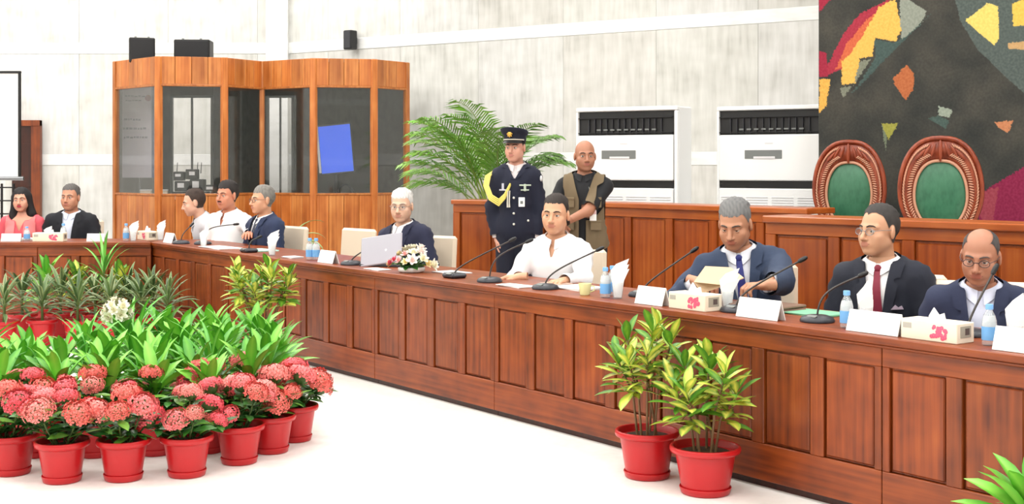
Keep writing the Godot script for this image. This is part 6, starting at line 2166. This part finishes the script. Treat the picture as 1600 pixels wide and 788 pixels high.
func name_card(at: Vector3, turn: float, w: float, h: float, label: String) -> void:
	var t := thing("name_card", label, "name card", at, turn, "white name cards")
	var lean := 0.30
	for s in [1.0, -1.0]:
		var mb := Mb.new()
		mb.box(Vector3(0, h * 0.5, 0), Vector3(w, h / cos(lean), 0.004), 0.0, Basis(Vector3.RIGHT, -lean * s))
		build("front" if s > 0 else "back", mb, M.paper, t, false, Transform3D(Basis.IDENTITY, Vector3(0, 0.0015, s * h * 0.5 * tan(lean))))
	var r := RandomNumberGenerator.new()
	r.seed = int(at.x * 1000)
	var mb := Mb.new()
	var x := -w * 0.12
	while x < w * 0.12:
		var q := r.randf_range(0.006, 0.014)
		mb.box(Vector3(x, 0, 0.0025), Vector3(q, 0.007, 0.001), 0.0)
		x += q + 0.004
	build("lettering", mb, M.paper2, t, false, Transform3D(Basis(Vector3.RIGHT, -lean), Vector3(0, h * 0.55, h * 0.47 * tan(lean))))
func tissue_box(at: Vector3, turn: float, w: float, label: String) -> void:
	var t := thing("tissue_box", label, "tissue box", at, turn, "tissue boxes with pink flowers")
	boxp("carton", Vector3(0, 0.04, 0), Vector3(w, 0.08, 0.115), 0.003, M.carton, t)
	var mb := Mb.new()
	var r := RandomNumberGenerator.new()
	r.seed = int(at.x * 777)
	for k in 26:
		var c := Vector3(w * 0.19 + r.randf_range(-0.036, 0.036), 0.04 + r.randf_range(-0.024, 0.024), 0.0585)
		mb.lathe([Vector2(r.randf_range(0.006, 0.011), 0), Vector2(0.001, 0.0006)], 7, c, Basis(Vector3.RIGHT, PI * 0.5), false)
	var pf := build("pink_print", mb, mat(Color8(232, 96, 128), 0.7), t)
	pf.set_meta("kind", "stuff")
	boxp("end_label", Vector3(w * 0.5 + 0.0004, 0.045, 0.0), Vector3(0.0012, 0.045, 0.07), 0.0, mat(Color8(168, 164, 148), 0.7), t)
	boxp("end_mark", Vector3(w * 0.5 + 0.001, 0.046, -0.01), Vector3(0.0014, 0.026, 0.028), 0.0, mat(Color8(92, 80, 76), 0.7), t)
	boxp("front_mark", Vector3(-w * 0.38, 0.055, 0.0578), Vector3(0.04, 0.022, 0.001), 0.0, mat(Color8(178, 174, 164), 0.7), t)
	mb = Mb.new()
	mb.lathe([Vector2(0.05, 0.0), Vector2(0.0, 0.001)], 14, Vector3(0, 0.0802, 0), Basis.IDENTITY.scaled(Vector3(1, 1, 0.4)), false)
	build("opening", mb, M.paper2, t)
	mb = Mb.new()
	mb.prism([Vector2(-0.035, 0), Vector2(0.035, 0), Vector2(0.028, 0.03), Vector2(0.008, 0.022), Vector2(-0.012, 0.05), Vector2(-0.03, 0.018)], -0.006, 0.006, Basis(Vector3.UP, 0.3), Vector3(0, 0.079, 0))
	build("tissue", mb, M.paper, t)
func napkin(at: Vector3, turn: float, h: float, lean: float, label: String) -> void:
	var t := thing("napkin", label, "napkin", at, turn, "white folded napkins standing in glasses")
	var mb := Mb.new()
	mb.lathe([Vector2(0.024, 0.0), Vector2(0.025, 0.004), Vector2(0.031, 0.085), Vector2(0.0295, 0.085), Vector2(0.0235, 0.007), Vector2(0.001, 0.006)], 18)
	build("glass", mb, M.clear, t)
	for k in 3:
		mb = Mb.new()
		var o := 0.011 * (k - 1)
		var a: float = h * [0.86, 1.0, 0.74][k]
		mb.prism([Vector2(-0.018, 0.008), Vector2(0.018, 0.008), Vector2(0.030, 0.09), Vector2(0.036 + lean * 0.3, a * 0.8), Vector2(0.030 + lean, a), Vector2(-0.008, a * 0.86), Vector2(-0.036, a * 0.70), Vector2(-0.030, 0.09)], o - 0.004, o + 0.004, Basis(Vector3.UP, 0.25 * (k - 1)))
		build("fold", mb, M.paper, t)
func water_bottle(at: Vector3, label: String, h := 0.16) -> void:
	var t := thing("water_bottle", label, "bottle", at, 0.0, "small water bottles")
	var k := h / 0.16
	var mb := Mb.new()
	mb.lathe([Vector2(0.024, 0.0), Vector2(0.028, 0.005), Vector2(0.0285, 0.075 * k), Vector2(0.027, 0.095 * k), Vector2(0.021, 0.118 * k), Vector2(0.012, 0.136 * k), Vector2(0.0115, 0.145 * k)], 18)
	build("body", mb, M.clear, t)
	mb = Mb.new()
	mb.lathe([Vector2(0.0292, 0.022 * k), Vector2(0.0295, 0.024 * k), Vector2(0.0295, 0.072 * k), Vector2(0.0292, 0.074 * k)], 18, Vector3.ZERO, Basis.IDENTITY, false)
	build("label_band", mb, M.bottle_blue, t)
	mb = Mb.new()
	mb.lathe([Vector2(0.0285, 0.0745 * k), Vector2(0.0270, 0.095 * k), Vector2(0.0215, 0.117 * k)], 18, Vector3.ZERO, Basis.IDENTITY, false)
	build("water", mb, M.frost, t)
	mb = Mb.new()
	mb.lathe([Vector2(0.0145, 0.140 * k), Vector2(0.0148, 0.142 * k), Vector2(0.0148, 0.158 * k), Vector2(0.012, 0.16 * k)], 14)
	build("cap", mb, M.cap_blue, t)
func paper_sheets(at: Vector3, turn: float, w: float, d: float, n: int, m: Material, label: String, called := "papers", cat := "paper") -> void:
	var t := thing(called, label, cat, at, turn)
	for k in n:
		var mb := Mb.new()
		mb.box(Vector3(0.004 * (k % 2), 0.0015 + 0.003 * k, 0.003 * (k % 3)), Vector3(w, 0.0028, d), 0.0, Basis(Vector3.UP, 0.05 * (k % 3 - 1)))
		build("sheet", mb, m, t)

func items() -> void:
	M.mic_base = mat(Color8(44, 46, 54), 0.4)
	M.mic_neck = mat(Color8(66, 62, 60), 0.35, 0.4)
	M.carton = mat(Color8(240, 230, 208), 0.6)
	M.bottle_blue = mat(Color8(112, 174, 230), 0.4)
	M.cap_blue = mat(Color8(120, 176, 232), 0.4)
	var fr := mat(Color(0.88, 0.91, 0.92, 0.6), 0.2)
	fr.transparency = BaseMaterial3D.TRANSPARENCY_ALPHA
	M.frost = fr
	var tn := desk_turn()
	# microphones from the far end to the near end
	microphone(283, 0.10, Vector2(297, 354), "microphone before the man bending forward", 0.05)
	microphone(317, 0.22, Vector2(365, 351), "microphone pointing at the moustached man", 0.12)
	microphone(389, 0.10, Vector2(402, 372), "microphone before the man in the navy suit", 0.06, false)
	microphone(549, 0.12, Vector2(602, 373), "microphone leaning towards the white-haired man", 0.03)
	microphone(710, 0.12, Vector2(796, 377), "microphone just past the flower arrangement", 0.04, false)
	microphone(765, 0.13, Vector2(822, 379), "microphone rising before the officer's legs", 0.12)
	microphone(852, 0.13, Vector2(932, 392), "microphone crossing the white shirt", 0.06)
	microphone(1004, 0.30, Vector2(1080, 394), "microphone left of the grey-haired man", 0.04)
	microphone(1150, 0.17, Vector2(1248, 409), "microphone in front of the grey-haired man's cuff", 0.06)
	microphone(1277, 0.17, Vector2(1342, 432), "microphone bending towards the maroon tie", 0.10)
	microphone(1512, 0.30, Vector2(1551, 428), "microphone reaching up to the man looking down", 0.04)
	# name cards
	for q in [[266, 0.07, 0.20, "in front of the man bending forward"], [513, 0.07, 0.22, "beside the twin bottles, before the empty chairs"], [1019, 0.06, 0.20, "at the left of the grey-haired man"], [1188, 0.06, 0.25, "in front of the grey-haired man's left hand"], [1368, 0.06, 0.26, "below the maroon tie"], [1602, 0.05, 0.24, "at the picture's edge"]]:
		name_card(desk_at(q[0], q[1]), tn, q[2], 0.088, "blank-looking white name card " + q[3])
	# tissue boxes
	tissue_box(desk_at(231, 0.10), tn, 0.24, "flowered tissue box at the far end of the desk")
	tissue_box(desk_at(1086, 0.09), tn, 0.25, "flowered tissue box before the man opening an envelope")
	tissue_box(desk_at(1464, 0.09), tn, 0.26, "flowered tissue box nearest the camera")
	# napkins
	for q in [[251, 0.16, 0.19, 0.02, "beside the far tissue box"], [318, 0.10, 0.16, 0.02, "before the moustached man"], [425, 0.09, 0.20, 0.03, "before the navy suit"], [965, 0.12, 0.21, 0.03, "right of the man in the white shirt"], [1136, 0.22, 0.20, 0.03, "under the envelope"], [1352, 0.20, 0.20, -0.02, "left of the maroon tie"], [1586, 0.14, 0.21, 0.0, "beside the nearest water bottle"]]:
		napkin(desk_at(q[0], q[1]), tn + 0.75, q[2], q[3], "white folded napkin in a glass " + q[4])
	# bottles
	for q in [[484, 0.12, "left one of the pair by the name card"], [494, 0.15, "right one of the pair by the name card"], [946, 0.10, "right of the white shirt, touching the napkin"], [957, 0.20, "behind another bottle near the white shirt"], [1323, 0.11, "left of the maroon tie's napkin"], [1546, 0.12, "nearest the camera"]]:
		water_bottle(desk_at(q[0], q[1]), "small water bottle with blue label " + q[2])
	# papers and folders
	paper_sheets(desk_at(345, 0.14), tn, 0.42, 0.2, 3, M.paper, "white papers spread before the moustached man")
	paper_sheets(desk_at(590, 0.06), tn, 0.2, 0.1, 2, M.paper, "white papers at the desk edge under the flowers")
	paper_sheets(desk_at(706, 0.32), tn, 0.24, 0.16, 2, M.paper2, "pale papers behind the microphone past the flowers")
	paper_sheets(desk_at(806, 0.09), tn, 0.22, 0.11, 3, M.paper, "white papers under the hand of the man in white")
	paper_sheets(desk_at(905, 0.30), tn, 0.26, 0.2, 4, M.paper, "white papers before the white shirt's elbow")
	paper_sheets(desk_at(870, 0.36), tn, 0.16, 0.12, 3, mat(Color8(206, 176, 160), 0.7), "tan pad under the forearm of the man in white", "note_pad", "notepad")
	paper_sheets(desk_at(406, 0.26), tn, 0.30, 0.2, 3, mat(Color8(178, 222, 206), 0.6), "pale green folder before the navy suit", "folder", "folder")
	paper_sheets(desk_at(1266, 0.40), tn, 0.32, 0.2, 3, mat(Color8(122, 186, 150), 0.6), "mint green folder behind the round microphone base", "folder", "folder")
	paper_sheets(desk_at(458, 0.10), tn, 0.16, 0.1, 4, M.paper2, "grey pad between the napkin and the twin bottles", "note_pad", "notepad")
	# cup beside the white shirt
	var t := thing("cup", "pale yellow cup beside the water bottles near the white shirt", "cup", desk_at(914, 0.10))
	var mb := Mb.new()
	mb.lathe([Vector2(0.024, 0.0), Vector2(0.027, 0.004), Vector2(0.036, 0.062), Vector2(0.034, 0.062), Vector2(0.026, 0.008), Vector2(0.001, 0.006)], 18)
	build("bowl", mb, mat(Color8(236, 238, 176), 0.4), t)
	mb = Mb.new()
	mb.tube([Vector3(0.031, 0.05, 0), Vector3(0.05, 0.046, 0), Vector3(0.05, 0.024, 0), Vector3(0.029, 0.016, 0)], [0.004], 7)
	build("handle", mb, mat(Color8(236, 238, 176), 0.4), t)
	# grey document case propped up before the white-haired man
	t = thing("document_case", "light grey document case standing tilted before the white-haired man", "case", desk_at(596, 0.22), tn + 0.62)
	mb = Mb.new()
	mb.box(Vector3(0, 0.115, 0), Vector3(0.31, 0.215, 0.014), 0.006, Basis(Vector3.BACK, 0.16) * Basis(Vector3.RIGHT, -0.42))
	build("cover", mb, mat(Color8(170, 168, 178), 0.6), t)
	mb = Mb.new()
	mb.box(Vector3(0, 0.009, -0.05), Vector3(0.30, 0.018, 0.19), 0.005)
	build("base", mb, M.dark_grey, t)
	mb = Mb.new()
	mb.ball(Vector3(0.04, 0.115, 0.008), Vector3(0.014, 0.014, 0.003), Basis(Vector3.RIGHT, -0.42), 12, 6)
	build("emblem", mb, M.paper2, t)
	# envelope in the grey-haired man's hands and the brown folder under them
	t = thing("envelope", "open tan envelope held by the grey-haired man", "envelope", desk_at(1118, 0.36, 0.0), tn)
	var a := W(1098, 447, 6.28) - t.position
	var b := W(1150, 424, 6.36) - t.position
	var inv := t.basis.inverse()
	mb = Mb.new()
	var pts := [inv * (W(1084, 441, 6.30) - t.position), inv * (W(1102, 416, 6.36) - t.position), inv * (W(1142, 418, 6.36) - t.position), inv * (W(1162, 434, 6.30) - t.position), inv * (W(1130, 446, 6.24) - t.position), inv * (W(1096, 458, 6.22) - t.position)]
	var off := Vector3(0, -0.004, -0.004)
	mb.face(pts, Vector3(0, 0.5, 1))
	var pts2 := []
	for p in pts:
		pts2.append(p + off)
	mb.face(pts2, Vector3(0, -0.5, -1))
	for k in 6:
		mb.face([pts[k], pts[(k + 1) % 6], pts2[(k + 1) % 6], pts2[k]], pts[k] - (pts[0] + pts[3]) * 0.5)
	build("sheet", mb, mat(Color8(218, 188, 152), 0.7), t)
	mb = Mb.new()
	mb.face([pts[0], pts[5], pts[4], pts[5].lerp(pts[4], 0.5) + Vector3(0, 0.03, 0.03)], Vector3(0, 0.5, 1))
	build("flap", mb, mat(Color8(232, 208, 176), 0.7), t)
	t = thing("leather_folder", "brown leather folder lying under the grey-haired man's left hand", "folder", desk_at(1192, 0.34), tn)
	for k in 2:
		mb = Mb.new()
		mb.box(Vector3(0, 0.008 + 0.016 * k, 0), Vector3(0.34, 0.014, 0.24), 0.005, Basis(Vector3.UP, 0.06 * k))
		build("cover", mb, mat(Color8(128, 100, 84), 0.5), t)
	mb = Mb.new()
	mb.box(Vector3(0.1, 0.026, 0.118), Vector3(0.03, 0.03, 0.008), 0.002)
	build("clasp", mb, M.metal, t)
	# on the far desk
	var far := func(px: float, d: float) -> Vector3: return Vector3((px - 800.0) / F * d, DESK_TOP, -d)
	name_card(far.call(18, 11.72), 0.0, 0.18, 0.07, "white name card before the woman in coral")
	name_card(far.call(150, 11.72), 0.0, 0.16, 0.07, "white name card beside the spiky corner plant")
	tissue_box(far.call(78, 11.74), 0.0, 0.28, "white tissue box before the man in the black suit")
	napkin(far.call(74, 11.95), 0.4, 0.13, 0.01, "low white napkin behind the far tissue box")
	water_bottle(far.call(99, 11.82), "small water bottle before the black suit")
	paper_sheets(far.call(36, 11.95), 0.0, 0.22, 0.12, 6, M.paper, "white papers before the woman in coral")
	water_bottle(far.call(42, 11.86), "small water bottle before the woman in coral", 0.13)
	napkin(far.call(208, 11.76), 0.3, 0.19, 0.02, "white folded napkin in a glass at the desk corner")
	water_bottle(far.call(197, 11.82), "small water bottle at the desk corner")
	# empty chairs
	chair(desk_at(524, 0.88, 0.0), deg_to_rad(-46.0), "empty cream chair standing alone before the booth", 0.44, 0.91)
	chair(desk_at(578, 0.90, 0.0), deg_to_rad(-50.0), "empty cream chair next to the white-haired man", 0.44, 0.90)

func _ready() -> void:
	rng.seed = 20
	setup_view()
	make_materials()
	ceiling_lights()
	room()
	desks()
	benches()
	booth()
	wall_speaker()
	screen_and_door()
	wall_side_things()
	plants()
	items()
	people()
